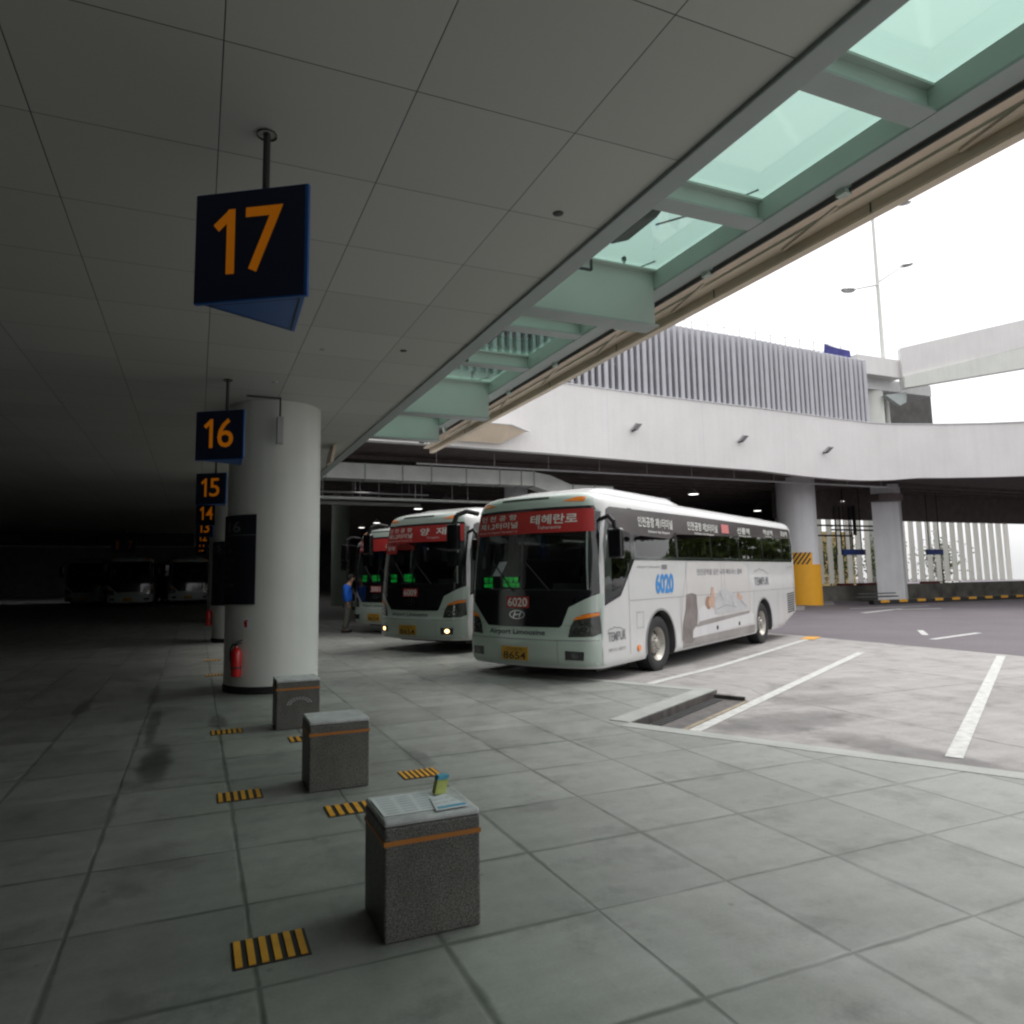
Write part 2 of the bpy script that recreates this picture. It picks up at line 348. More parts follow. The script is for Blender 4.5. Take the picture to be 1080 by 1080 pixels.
# ================================================================ GROUND
BU = Vector((.87267, .48832)); BN = Vector((-.48832, .87267))   # along a bay, across a bay
def us(u, s): return (BU.x*u+BN.x*s, BU.y*u+BN.y*s)
def road_z(x, y):
    s = -.48832*x+.87267*y
    t = min(1, max(0, (s-8.35)/1.5)); t = t*t*(3-2*t)
    u = .87267*x+.48832*y
    sm = lambda a, b, v: (lambda q: q*q*(3-2*q))(min(1, max(0, (v-a)/(b-a))))
    ap = sm(10.2, 10.28, u)*(1-sm(10.3, 14.0, u))*sm(3.44, 3.7, s)*(1-sm(8.2, 8.35, s))
    return -.10+.092*t+.06*ap*(1-t)
# the bay surface: one sheet
mb = MB(); ss = [-60, -30, -10, 0, 3, 3.44, 3.5, 3.57, 3.64, 3.7, 4, 5, 6, 7, 8, 8.2, 8.35, 8.6, 8.85, 9.1, 9.35, 9.6, 9.85, 10.5, 20, 60, 110]
uv_ = [-40, -20, 0, 4, 8, 9]+[9.6, 10.0, 10.2, 10.24, 10.28, 10.4, 10.7, 11, 11.4, 11.8, 12.2, 12.6, 13, 13.5]+[14+6*i for i in range(22)]; nx = len(uv_)-1
grid = [[us(q, s) for q in uv_] for s in ss]
vs = [(x, y, road_z(x, y)-.004) for row in grid for x, y in row]
fs = [(j*(nx+1)+i, j*(nx+1)+i+1, (j+1)*(nx+1)+i+1, (j+1)*(nx+1)+i) for j in range(len(ss)-1) for i in range(nx)]
mb.add(vs, fs); structure('ground', mb, M_conc)
# sawtooth platform edge, points (u, s)
saw = [(5.15, -.36-4.28), (5.15, -.36), (7.54, -.36), (7.54, 3.92), (10.30, 3.92), (10.30, 8.20)]
u_, s_ = 10.30, 8.20
for k in range(3):
    u_ += 2.39; saw.append((u_, s_)); s_ += 4.28; saw.append((u_, s_))
edge = [us(*p) for p in saw]
first, last = edge[0], edge[-1]
pts = [(-32, -25), (first[0]+2, -25)]+edge+[(last[0], 27.5), (2.95, 27.5), (2.95, 66), (-32, 66)]
mb = MB(); mb.prism(pts, -.25, 0); structure('pavement', mb, M_pave)
mb = MB()
for i in range(len(edge)-1):
    a, b = Vector(edge[i]), Vector(edge[i+1]); d = (b-a).normalized(); n_ = Vector((d.y, -d.x))
    front = i % 2 == 0
    w_ = .26 if not front else .22
    p = [a+n_*.003, b+n_*.003, b-n_*w_, a-n_*w_]
    if not front: p = [a+n_*.003+d*.0, b+n_*.003-d*(.0), b-n_*w_, a-n_*w_]
    z = .004 if front else .0075
    mb.prism([tuple(q) for q in p], -.3, z)
structure('kerb', mb, M_kerb)
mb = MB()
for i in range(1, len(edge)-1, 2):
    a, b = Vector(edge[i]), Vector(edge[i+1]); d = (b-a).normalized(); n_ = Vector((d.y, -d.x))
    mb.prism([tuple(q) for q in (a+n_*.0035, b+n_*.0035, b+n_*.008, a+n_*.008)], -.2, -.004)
structure('stained_riser_shade', mb, M_drain)  # thin dark sheet: stain and riser shade put into one colour
# asphalt road beyond the bays, 4 mm above the ground sheet
mb = MB()
xs = [15.8+i*2.5 for i in range(40)]; ys = [-60+i*3 for i in range(53)]
ids = {}
for i, x in enumerate(xs):
    for j, y in enumerate(ys): ids[i, j] = len(mb.v)+0; mb.v.append((x, y, road_z(x, y)))
for i in range(len(xs)-1):
    for j in range(len(ys)-1): mb.f.append((ids[i,j], ids[i+1,j], ids[i+1,j+1], ids[i,j+1])); mb.mi.append(0)
structure('road', mb, M_asph)
def stripe(mb, a, b, w_, dz=.004):
    a, b = Vector(a), Vector(b); d = (b-a).normalized(); n_ = Vector((-d.y, d.x))*w_/2
    N = max(1, int((b-a).length/.25))
    for i in range(N):
        p = a+(b-a)*i/N; q = a+(b-a)*(i+1)/N
        mb.add([(*(p-n_), road_z(*p)+dz), (*(q-n_), road_z(*q)+dz), (*(q+n_), road_z(*q)+dz), (*(p+n_), road_z(*p)+dz)], [(0,1,2,3)])
mb = MB()
for k in range(-2, 3):
    for (u0, u1, s) in ((7.72, 17.45, 3.32), (10.55, 20.55, 5.10)):
        uu0 = u0+2.39*k if k < 1 else u0+2.39*k
        stripe(mb, us(uu0+(.1 if k else 0), s+4.28*k), us(u1+2.39*k, s+4.28*k), .15, .002)
structure('bay_marking', mb, M_line)
mb = MB()
for (a, b, w_) in (((17.6, 12.6), (20.4, 13.2), .18), ((18.6, 13.5), (19.9, 14.6), .16), ((28.2, 24.3), (33.5, 24.0), .22), ((26, 21.6), (30, 22.9), .25), ((29.2, 22.6), (31.5, 22.0), .25), ((20, -4), (24, -3), .2)):
    stripe(mb, a, b, w_)
structure('road_marking', mb, M_line)
mb = MB(); stripe(mb, us(20.0, 5.1), us(20.9, 5.1), .35, .008); structure('reflector_marking', mb, M_yel)
# recessed gutter beside the kerb step
g = empty('drain_gutter', (*us(8.9, 3.74), -.1), 'dark wet drain gutter in the light concrete beside the stepped kerb', 'drain')
mb = MB()
def qd(u0, u1, s0, s1, z): return [(*us(u0, s0), z), (*us(u1, s0), z), (*us(u1, s1), z), (*us(u0, s1), z)]
mb.add(qd(7.62, 10.25, 3.46, 3.90, -.098), [(0,1,2,3)]); mb.build('channel', M_drain, g)
mb = MB()
for i in range(25):
    u0 = 7.66+i*.098
    mb.prism([us(u0, 3.74), us(u0+.05, 3.74), us(u0+.05, 3.885), us(u0, 3.885)], -.096, -.088)
mb.build('grate', M_dark, g)
mb = MB(); mb.prism([us(10.17, 3.47), us(10.21, 3.47), us(10.21, 3.90), us(10.17, 3.90)], -.1, -.045); mb.build('end_stone', M_drain, g)
mb = MB(); mb.prism([us(7.62, 3.40), us(10.15, 3.40), us(10.15, 3.46), us(7.62, 3.46)], -.099, -.090); mb.build('frame', mat('tan grit', (.26, .22, .16), .9, .3, 6), g)

# ================================================================ TERMINAL CEILING
ZC = 4.5
t = empty('terminal_ceiling', (-6, 12, ZC), 'grey panelled soffit over the dark terminal kerb side', 'ceiling')
mb = MB(); mb.box(-32, 2.93, -25, 66, ZC, ZC+.12); mb.build('ceiling_panel', M_ceil, t)
mb = MB(); mb.box(2.933, 3.12, -25, 26, ZC-.03, ZC+.35); mb.build('edge_trim', M_flange, t, bevel=.01)
mb = MB(); mb.box(-32, 2.95, -25, 66, ZC+.35, ZC+.6); mb.box(2.95, 3.10, -25, 26, ZC+.352, 8.5); mb.build('upper_slab', M_white, t)
for (x, y) in ((1.35, 8.5), (2.5, 4.55), (2.28, 8.2), (.95, 10.2), (-1.8, 6.4), (-2.0, 12.5)):
    mb = MB(); mb.lathe([(.0, ZC-.012), (.02, ZC-.012), (.04, ZC-.006), (.045, ZC+.004)], (x, y, 0), n=20)
    mb.build('downlight_ring', M_steel if x < 2 else M_dark, t, smooth=True)

# unseen side / back walls added to keep sky light out; end wall beyond
mb = MB(); mb.box(-32.3, -32, -25, 66, -.2, 6); tag(mb.build('light_block_wall_left', M_under), 'unseen dark wall added on the left to keep sky light out of the concourse', 'wall')
mb = MB(); mb.box(-32, 2.95, -25.3, -25, -.2, 6); tag(mb.build('light_block_wall_rear', M_under), 'unseen dark wall added behind the viewer to keep sky light out', 'wall')
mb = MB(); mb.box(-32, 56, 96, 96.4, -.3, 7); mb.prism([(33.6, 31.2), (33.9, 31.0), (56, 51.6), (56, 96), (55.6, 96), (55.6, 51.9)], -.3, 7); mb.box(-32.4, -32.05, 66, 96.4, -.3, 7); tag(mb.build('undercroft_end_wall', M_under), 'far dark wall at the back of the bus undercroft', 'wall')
t = empty('cross_beam', (-8, 46, 4), 'black beam crossing the far end of the dark concourse above the parked buses', 'beam')
mb = MB(); mb.box(-20, -.2, 46, 46.8, 3.75, 4.496); mb.build('beam_body', M_black, t)
mb = MB(); mb.box(-14, -9, 45.9, 46, 3.9, 4.3); mb.build('cover_panel', M_dark, t)

# ---------------------------------------------------------------- columns
def column(x, y, r, z1, m, label, band=True, group=None, z0=0):
    t = empty('round_column', (x, y, z0), label, 'column', group)
    mb = MB(); mb.lathe([(r, z0), (r, z1)], (x, y, 0), n=64); mb.build('shaft', m, t, smooth=True)
    if band:
        mb = MB(); mb.lathe([(r+.012, z0), (r+.012, z0+.10), (r, z0+.11)], (x, y, 0), n=64); mb.build('base_band', M_black, t, smooth=True)
    return t
c16 = column(1.15, 11.95, .72, ZC, M_colw, 'large round white column carrying the fire extinguisher and the tall navy timetable', group='white columns of the kerb side')
column(1.15, 21.3, .72, ZC, M_colw, 'round white column just behind the nearest one, mostly hidden, with a red extinguisher', group='white columns of the kerb side')
column(1.15, 30.6, .72, ZC, M_colw, 'far round white column third along the kerb side', group='white columns of the kerb side')
def on_col(cx, cy, r): return lambda a, z: (cx+r*math.cos(a), cy+r*math.sin(a), z)
def board(cx, cy, a0, a1, z0, z1, title, label):
    t = empty('timetable_board', (cx+.75*math.cos(R(a0/2+a1/2)), cy+.75*math.sin(R(a0/2+a1/2)), z0), label, 'sign', 'navy timetables on the columns')
    n = 16; mb = MB(); vs = []; fs = []
    for i in range(n+1):
        a = R(a0+(a1-a0)*i/n)
        for r_, z in ((.722, z0), (.75, z0), (.75, z1), (.722, z1)): vs.append((cx+r_*math.cos(a), cy+r_*math.sin(a), z))
    for i in range(n):
        for k in range(4): fs.append((i*4+k, (i+1)*4+k, (i+1)*4+(k+1) % 4, i*4+(k+1) % 4))
    fs += [(0,1,2,3), (n*4+3, n*4+2, n*4+1, n*4)]
    mb.add(vs, fs); mb.build('panel', mat('matt black navy board', (.005, .006, .016), .6, .1, 3), t, smooth=True)
    fn = lambda x0, zz: (lambda a, b: on_col(cx, cy, .754)(R(a0)+(x0+a)/.754, zz+b))
    mb = MB(); put_text(mb, title, .30, .17, fn(.30, z1-.27), .01); mb.build('heading', M_dim, t)
    for i, s in enumerate(('공항버스', '6020  6009', '서울 강남', '고속 터미널', '매표소', '양재')):
        mb = MB(); put_text(mb, s, .22+.05*(i % 3), .06, fn(.14, z1-.46-i*.13), .0); mb.build('text_line', M_dim, t)
    mb = MB(); 
    for i in range(n):
        A, B = R(a0+(a1-a0)*i/n), R(a0+(a1-a0)*(i+1)/n)
        mb.add([on_col(cx,cy,.7535)(A, z1-.32), on_col(cx,cy,.7535)(B, z1-.32), on_col(cx,cy,.7535)(B, z1-.308), on_col(cx,cy,.7535)(A, z1-.308)], [(0,1,2,3)])
    mb.build('rule_line', M_dim, t)
board(1.15, 11.95, 178, 243.6, 1.33, 2.70, '16', 'tall navy timetable headed 16 wrapped round the nearest white column')
board(1.15, 21.3, 178, 243.6, 1.0, 2.75, '15', 'navy timetable on the second white column, edge on behind the first')
def extinguisher(cx, cy, ang, z, label):
    a = R(ang); r_ = .72+.085; x, y = cx+r_*math.cos(a), cy+r_*math.sin(a)
    t = empty('fire_extinguisher', (x, y, z), label, 'extinguisher', 'fire extinguishers on the columns')
    mb = MB(); mb.lathe([(0, z), (.07, z), (.078, z+.02), (.078, z+.34), (.065, z+.39), (.03, z+.42), (.025, z+.45), (0, z+.45)], (x, y, 0), n=24)
    mb.build('cylinder', M_red, t, smooth=True)
    mb = MB(); mb.lathe([(.081, z+.12), (.081, z+.145)], (x, y, 0), n=24); mb.build('strap', M_black, t, smooth=True)
    mb = MB(); mb.cyl((x, y, z+.44), (x, y, z+.49), .022)
    mb.build('valve', M_black, t, smooth=True)
    tx, ty = -math.sin(a), math.cos(a)
    mb = MB(); mb.bar((x, y, z+.48), (x+tx*.1, y+ty*.1, z+.50), .02, .015); mb.bar((x, y, z+.505), (x+tx*.11, y+ty*.11, z+.54), .02, .012)
    mb.build('handle', M_dark, t)
    P = [(x, y, z+.47), (x-tx*.07, y-ty*.07, z+.47), (x-tx*.115, y-ty*.115, z+.40), (x-tx*.115, y-ty*.115, z+.25), (x-tx*.095, y-ty*.095, z+.14)]
    mb = MB()
    for p, q in zip(P, P[1:]): mb.cyl(p, q, .012, n=8)
    mb.build('hose', M_black, t)
    cxw, cyw = cx+.72*math.cos(a), cy+.72*math.sin(a)
    mb = MB(); mb.bar((cxw, cyw, z+.3), (x-.05*math.cos(a), y-.05*math.sin(a), z+.3), .03, .03); mb.build('bracket', M_dark, t)
extinguisher(1.15, 11.95, 225.5, .27, 'red fire extinguisher hung low on the nearest white column under the timetable')
extinguisher(1.15, 21.3, 186, .45, 'small red fire extinguisher on the second white column, far behind')
t = empty('extinguisher_sign', (.68, 11.36, 1.0), 'small white card with a red extinguisher mark above the fire extinguisher', 'sign')
mb = MB(); n = 4
for i in range(n):
    A, B = R(226.5+12*i/n), R(226.5+12*(i+1)/n); F_ = on_col(1.15, 11.95, .725)
    mb.add([F_(A, .96), F_(B, .96), F_(B, 1.13), F_(A, 1.13)], [(0,1,2,3)])
mb.build('card', M_paper, t, smooth=True)
mb = MB(); F_ = on_col(1.15, 11.95, .728)
for a0, a1, z0, z1 in ((231, 234.4, .99, 1.08), (231.6, 236, 1.085, 1.10), (230.2, 231, 1.03, 1.09)):
    mb.add([F_(R(a0), z0), F_(R(a1), z0), F_(R(a1), z1), F_(R(a0), z1)], [(0,1,2,3)])
mb.build('symbol', M_red, t)

# ---------------------------------------------------------------- numbered hanging signs
def gate_sign(num, y, label, w_=.69):
    d = Vector((.843, -.537)); L = Vector((-.045, y+.02)); Rr = L+d*w_; C = Vector((Rr.x+.02, Rr.y+.67))
    z0, z1 = 3.33, 4.00
    nrm = Vector((-d.y, d.x))*-1    # out of the front face, towards the viewer
    ctr = (L+Rr+C)/3
    t = empty('gate_sign', (ctr.x, ctr.y, z0), label, 'sign', 'numbered gate signs hanging in a row')
    mb = MB(); mb.prism([tuple(L), tuple(Rr), tuple(C)], z0+.015, z1); mb.build('shell', M_blue, t, bevel=.01)
    mb = MB(); mb.prism([tuple(L-d*.004), tuple(Rr+d*.02), tuple(Rr+d*.02+nrm*.03), tuple(L-d*.004+nrm*.03)], z0, z1+.01); mb.build('frame', M_blue, t, bevel=.006)
    mb = MB(); f = nrm*.033
    mb.add([(*(L+f), z0+.008), (*(Rr+f), z0+.008), (*(Rr+f), z1+.003), (*(L+f), z1+.003)], [(0,1,2,3)]); mb.build('face', M_navy, t)
    mb = MB(); g = nrm*.037
    fq = lambda x0: (lambda a, b: (*(L+d*(w_*.17+x0+a)+g), z0+.165+b))
    def one(x0): mb.add([fq(x0)(a, b) for a, b in ((.085,0),(.138,0),(.138,.40),(.095,.40),(.085,.385))]+[fq(x0)(a, b) for a, b in ((.085,.385),(.0,.31),(.035,.268),(.085,.312))], [(0,1,2,3,4), (5,6,7,8)])
    one(.0)
    if num[1] == '1': one(.23)
    else: put_text(mb, num[1], .235, .40, fq(.205), .006)
    mb.build('numeral', M_num, t)
    # recessed frame line on the underside
    mb = MB(); k = [ctr+(p-ctr)*.86 for p in (L, Rr, C)]; k2 = [ctr+(p-ctr)*.82 for p in (L, Rr, C)]
    for i in range(3):
        j = (i+1) % 3; mb.add([(*k[i], z0+.010), (*k[j], z0+.010), (*k2[j], z0+.010), (*k2[i], z0+.010)], [(0,1,2,3)])
    mb.build('underside_groove', M_black, t)
    mb = MB(); mb.cyl((ctr.x-.02, ctr.y, z1), (ctr.x-.02, ctr.y, ZC), .022); mb.lathe([(.06, ZC-.015), (.06, ZC)], (ctr.x-.02, ctr.y, 0)); mb.build('pole', M_dark, t, smooth=True)
for num, y, lab in (('17', 4.36, 'navy prism sign with orange 17, largest and nearest, under the ceiling'),
                    ('16', 10.30, 'navy prism sign with orange 16 beside the white column top'),
                    ('15', 16.45, 'navy prism sign with orange 15 just below sign 16'),
                    ('14', 22.9, 'small navy sign with orange 14 below sign 15'),
                    ('13', 29.2, 'tiny navy sign with orange 13 partly hidden below sign 14'),
                    ('12', 35.6, 'tiny navy sign with orange 12 far down the row'),
                    ('11', 42.0, 'tiny navy sign with orange 11 second from the far end of the row'),
                    ('10', 49.0, 'tiniest navy sign with orange 10 at the far end of the row')):
    gate_sign(num, y, lab)
t = empty('hanging_number_sign', (-3.75, 44.5, 3.5), 'small black sign with orange 1 and 7 over the distant dark buses', 'sign')
mb = MB(); mb.box(-4.4, -3.2, 44.5, 44.7, 3.3, 4.15); mb.build('panel', M_navy, t)
mb = MB(); put_text(mb, '1', .16, .5, lambda a, b: (-4.2+a, 44.495, 3.45+b), .01); put_text(mb, '7', .26, .5, lambda a, b: (-3.62+a, 44.495, 3.45+b), .01); mb.build('numeral', mat('faint orange numeral', (.5, .14, .02), .6, .1, 3), t)
mb = MB(); mb.cyl((-3.8, 44.6, 4.15), (-3.8, 44.6, ZC), .03); mb.build('pole', M_dark, t)

t = empty('ceiling_speaker', (1.12, 11.05, 3.75), 'grey box speaker hanging on a rod in front of the column top', 'speaker')
mb = MB(); mb.box(1.07, 1.17, 11.0, 11.12, 3.77, 4.19); mb.build('box', M_steel, t, bevel=.01)
mb = MB(); mb.cyl((1.12, 11.06, 4.19), (1.12, 11.06, ZC), .014); mb.box(.62, 1.13, 11.05, 11.065, ZC-.03, ZC-.005); mb.build('rod', M_dark, t)
t = empty('edge_on_sign', (2.6, 15.0, 4.1), 'cream panel hanging edge on from the ceiling to the right of the column', 'sign')
mb = MB(); mb.extr([(2.50, 14.6, 4.12), (2.56, 14.6, 4.12), (2.62, 14.6, 4.48), (2.56, 14.6, 4.48)], (0, .6, 0)); mb.build('panel', M_beige, t)

# ---------------------------------------------------------------- granite blocks and floor pads
def block(x, y, label, w_=.49, d_=.42, h=.555):
    t = empty('granite_bollard', (x+w_/2, y+d_/2, 0), label, 'bollard', 'granite blocks in a row on the pavement')
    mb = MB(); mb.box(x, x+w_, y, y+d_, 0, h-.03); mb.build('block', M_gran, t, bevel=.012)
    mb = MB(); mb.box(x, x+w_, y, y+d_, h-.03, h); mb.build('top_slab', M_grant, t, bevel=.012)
    mb = MB(); z = h-.115; e = .003
    mb.box(x-e, x+w_+e, y-e, y+d_+e, z, z+.022); mb.build('orange_band', M_orng, t)
    return t
block(.88, 5.98, 'second granite block from the front, orange band, standing alone before the column')
block(.88, 8.53, 'granite block overlapping the foot of the big white column')
bC = block(.86, 3.43, 'front granite block cut by the bottom of the photo, papers lying on top')
# pale emblem on the block beside the column
mb = MB()
for k in range(10):
    a = R(15+150*k/9); b = R(15+150*(k+.7)/9)
    for r_ in (.10, .13):
        mb.add([(1.14+r_*math.cos(a), 8.524, .27+r_*.6*math.sin(a)), (1.14+r_*math.cos(b), 8.524, .27+r_*.6*math.sin(b)), (1.14+(r_+.012)*math.cos(b), 8.524, .27+(r_+.012)*.6*math.sin(b)), (1.14+(r_+.012)*math.cos(a), 8.524, .27+(r_+.012)*.6*math.sin(a))], [(0,1,2,3)])
mb.build('worn_emblem', M_grant, [o for o in col.objects if o.name == 'granite_bollard.001'][0])
def pad(x, y, label, n=6, w_=.34, d_=.26):
    t = empty('tactile_pad', (x+w_/2, y+d_/2, 0), label, 'tactile pad', 'black and yellow tactile pads by the granite blocks')
    mb = MB(); mb.box(x, x+w_, y, y+d_, -.001, .004); mb.build('mat', M_black, t)
    mb = MB(); p = w_/n
    for i in range(n): mb.box(x+p*i+p*.18, x+p*i+p*.72, y+.012, y+d_-.012, .004, .010)
    mb.build('yellow_ribs', M_yel, t)
pad(.20, 6.03, 'striped pad on the floor left of the second granite block')
pad(1.68, 6.0, 'striped pad on the floor right of the second granite block', 7)
pad(.93, 5.33, 'striped pad between the two nearest granite blocks', 5)
pad(.20, 8.60, 'striped pad left of the block that stands by the column')
pad(.96, 7.85, 'striped pad just behind the second granite block, partly hidden', 5)
pad(.20, 13.75, 'farther striped pad seen left of the column foot')
pad(.20, 16.3, 'faintest striped pad beyond the column, left side')
pad(.20, 3.5, 'striped pad left of the front block with papers')
# papers and carton
def sheet(name, pts, z, m, label, cat, lines=0):
    root = empty(name, (pts[0][0], pts[0][1], z), label, cat)
    mb = MB(); mb.prism(pts, z, z+.003); mb.build('sheet', m, root)
    if lines:
        a, b, c, d = [Vector(p) for p in pts]; mb = MB()
        for i in range(lines):
            for j in range(3):
                u0 = .06+.31*j; t0 = (i+.6)/(lines+.6); p = a.lerp(b, u0).lerp(d.lerp(c, u0), t0); q = a.lerp(b, u0+.24).lerp(d.lerp(c, u0+.24), t0)
                mb.add([(p.x, p.y, z+.0045), (q.x, q.y, z+.0045), (q.x, q.y+.006, z+.0045), (p.x, p.y+.006, z+.0045)], [(0,1,2,3)])
        mb.build('printed_lines', M_ink, root)
    return root
sheet('paper_sheet', [(.875, 3.50), (1.17, 3.50), (1.20, 3.80), (.875, 3.79)], .557, M_paper, 'printed white paper lying on the front granite block', 'paper', 7)
sheet('paper_leaflet', [(1.13, 3.46), (1.31, 3.47), (1.25, 3.70), (1.16, 3.66)], .562, M_paper, 'crumpled leaflet with blue print beside the carton', 'leaflet', 3)
mb = MB(); mb.prism([(1.15, 3.475), (1.30, 3.485), (1.295, 3.51), (1.15, 3.50)], .566, .568); mb.build('blue_print', M_cyan, [o for o in col.objects if o.name == 'paper_leaflet'][0])
t = empty('drink_carton', (1.22, 3.74, .56), 'small yellow and blue carton standing on the front granite block', 'carton')
mb = MB(); mb.extr([(1.20, 3.70, .565), (1.26, 3.70, .565), (1.29, 3.74, .625), (1.23, 3.74, .625)], (0, .05, 0)); mb.build('box', M_carton, t)
mb = MB(); mb.extr([(1.225, 3.735, .627), (1.285, 3.735, .627), (1.295, 3.735, .645), (1.235, 3.735, .645)], (0, .055, 0)); mb.build('lid', M_cyan, t)

# ================================================================ SKYLIGHT STRIP
t = empty('glass_canopy', (4, 5, 5), 'pale green steel and glass skylight along the edge of the ceiling', 'skylight')
XE = 4.75
def ibeam(y, zb, zt, th=.12, fl=.26, x0=3.1, x1=XE):
    mb = MB(); mb.box(x0, x1, y-th/2, y+th/2, zb+.02, zt-.02); mb.box(x0, x1-.0, y-fl/2, y+fl/2, zt-.02, zt); mb.build('web', M_green, t)
    mb = MB(); mb.box(x0, x1+.003, y-fl/2, y+fl/2, zb, zb+.02); mb.build('flange', M_flange, t)
YS = [-8.5, -3.5, 1.48, 6.48, 11.47]
for y in YS: ibeam(y, 4.5, 5.17)
for y in YS[:-1]:
    for k in (1, 2): ibeam(y+1.667*k, 4.95, 5.17, .08, .2)
ibeam(14.3, 4.62, 5.17)
ibeam(12.9, 4.95, 5.17, .08, .2)
mb = MB(); mb.box(XE+.003, XE+.10, -25, 14.3, 4.97, 5.17); mb.build('edge_beam', M_green, t)
mb = MB(); mb.box(XE+.005, XE+.22, -25, 14.3, 4.945, 4.97); mb.build('edge_flange', M_flange, t)
mb = MB(); mb.box(3.12, XE+.3, -25, 14.4, 5.19, 5.205); mb.build('glass_pane', M_skyg, t)
mb = MB()
for k in range(24):
    y = -25+1.667*k
    mb.box(3.12, XE+.2, y-.012, y+.012, 5.206, 5.22)
mb.build('glazing_bar', M_steel, t)
# rails, brackets, gutter
for dz, x in ((4.93, 5.02), (4.97, 5.07)):
    mb = MB(); mb.cyl((x, -25, dz), (x, 16, dz), .018, n=8); mb.build('rail', M_dark, t)
for k in range(14):
    y = -8.2+1.75*k
    mb = MB(); mb.box(4.96, 5.04, y-.05, y+.05, 4.90, 5.15); mb.box(4.90, 5.12, y-.02, y+.02, 5.0, 5.04); mb.build('bracket', M_green, t)
    mb = MB(); mb.bar((5.03, y+.1, 4.86), (5.22, y+.9, 4.855), .03, .02); mb.build('brace', M_beig2, t)
mb = MB(); mb.box(4.985, 5.10, -25, 16.5, 5.0, 5.15); mb.build('gap_shade_channel', M_dark, t)  # dark box stands for the shaded gap inside the gutter
mb = MB(); mb.box(5.11, 5.26, -25, 16.5, 4.87, 4.90); mb.build('gutter_soffit', M_beige, t)
mb = MB(); mb.box(5.262, 5.33, -25, 16.5, 4.79, 5.2); mb.build('gutter_lip', M_beig2, t)
mb = MB(); mb.box(5.262, 5.36, -25, 16.5, 4.765, 4.79); mb.build('lip_edge', M_beige, t)
mb = MB()
for k in range(18): mb.box(5.258, 5.338, -20+2*k, -19.985+2*k, 4.78, 4.92)
mb.build('lip_joint', M_dark, t)
for (x, y, z, lab) in ((3.72, 5.3, 5.0, 'dark wedge floodlight at the soffit edge under the nearest glass bay'), (3.62, 8.6, 5.0, 'smaller dark floodlight at the soffit edge two glass bays farther')):
    f = empty('canopy_floodlight', (x, y, z), lab, 'floodlight', 'floodlights at the soffit edge')
    mb = MB(); mb.extr([(x-.13, y+.22, z-.12), (x+.10, y+.26, z-.02), (x+.15, y+.20, z+.06), (x-.10, y+.16, z-.0)], (.03, -.46, .03)); mb.build('housing', mat('dark green fixture', (.05, .07, .06), .5, .15, 6), f, bevel=.015)
    mb = MB(); mb.bar((3.12, y, z), (x-.05, y, z-.01), .035); mb.bar((3.12, y+.1, z), (x-.05, y+.1, z-.01), .02); mb.build('arm', M_dark, f)
    mb = MB(); mb.bar((x-.1, y+.62, z-.2), (x-.1, y+.62, z+.15), .022); mb.bar((3.12, y+.62, z-.2), (x-.1, y+.62, z-.2), .022); mb.build('conduit_hook', M_dark, f)
for y in (6.7, 8.1, 11.7, 13.1, 5.1):
    mb = MB(); mb.cyl((4.55, y, 5.215), (4.55, y, 5.42), .012, n=6); mb.cyl((4.55, y, 5.42), (4.62, y+.1, 5.46), .03, n=8); mb.bar((4.55, y, 5.24), (4.2, y+.5, 5.24), .015); mb.bar((4.55, y, 5.24), (4.7, y-.4, 5.24), .012)
    mb.build('glass_clamp', M_dark, t)
for y in (6.62, 11.6):
    mb = MB(); mb.bar((3.1, y+.05, 5.26), (4.7, y+.02, 5.26), .014); mb.build('wire', M_dark, t)

# ================================================================ VIADUCT
WX = [-14, 0, 7.7, 12.7, 17.9, 21, 23, 26, 28.4, 30, 31, 32.2, 33.5, 35, 37, 40, 44, 48, 52]
WY = [22.8, 23.0, 23.1, 23.3, 23.75, 23.9, 23.95, 24.2, 24.4, 24.5, 24.55, 24.4, 24.0, 23.5, 22.6, 20.8, 17.6, 13.4, 8.0]
ZB = [6.3, 6.3, 6.3, 6.27, 6.24, 6.22, 6.2, 6.1, 6.08, 6.1, 6.14, 6.2, 6.3, 6.3, 6.3, 6.3, 6.3, 6.3, 6.3]
ZT = [9.05]*19
v = empty('viaduct', (20, 24, 6), 'curved white concrete viaduct crossing above the bus bays', 'viaduct')
mb = MB(); n = len(WX)
vs = []
for x, y, a, b in zip(WX, WY, ZB, ZT): vs += [(x, y, a), (x, y, b), (x+.08, y+.35, b), (x+.08, y+.35, a)]
fs = []
for i in range(n-1):
    for k in range(4): fs.append((i*4+k, (i+1)*4+k, (i+1)*4+(k+1) % 4, i*4+(k+1) % 4))
fs += [(0,3,2,1), (n*4-4, n*4-3, n*4-2, n*4-1)]
mb.add(vs, fs); mb.build('parapet', M_white, v, smooth=20)
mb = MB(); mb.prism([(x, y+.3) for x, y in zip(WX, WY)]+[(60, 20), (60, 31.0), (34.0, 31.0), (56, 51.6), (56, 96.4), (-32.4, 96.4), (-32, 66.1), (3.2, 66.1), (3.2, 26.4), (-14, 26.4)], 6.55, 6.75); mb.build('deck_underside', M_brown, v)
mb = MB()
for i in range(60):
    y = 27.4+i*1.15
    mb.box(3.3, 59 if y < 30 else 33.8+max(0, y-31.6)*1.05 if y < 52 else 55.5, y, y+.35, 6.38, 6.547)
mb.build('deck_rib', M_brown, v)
mb = MB(); mb.prism([(x, y+.36) for x, y in zip(WX, WY)]+[(60, 20), (60, 31), (34, 31), (34, 40), (-14, 40)], 8.2, 8.5); mb.build('deck_top', M_under, v)
# capping line
mb = MB()
for i in range(n-1): mb.bar((WX[i], WY[i]+.17, 9.07), (WX[i+1], WY[i+1]+.17, 9.07), .42, .04)
mb.build('coping', M_colg, v)
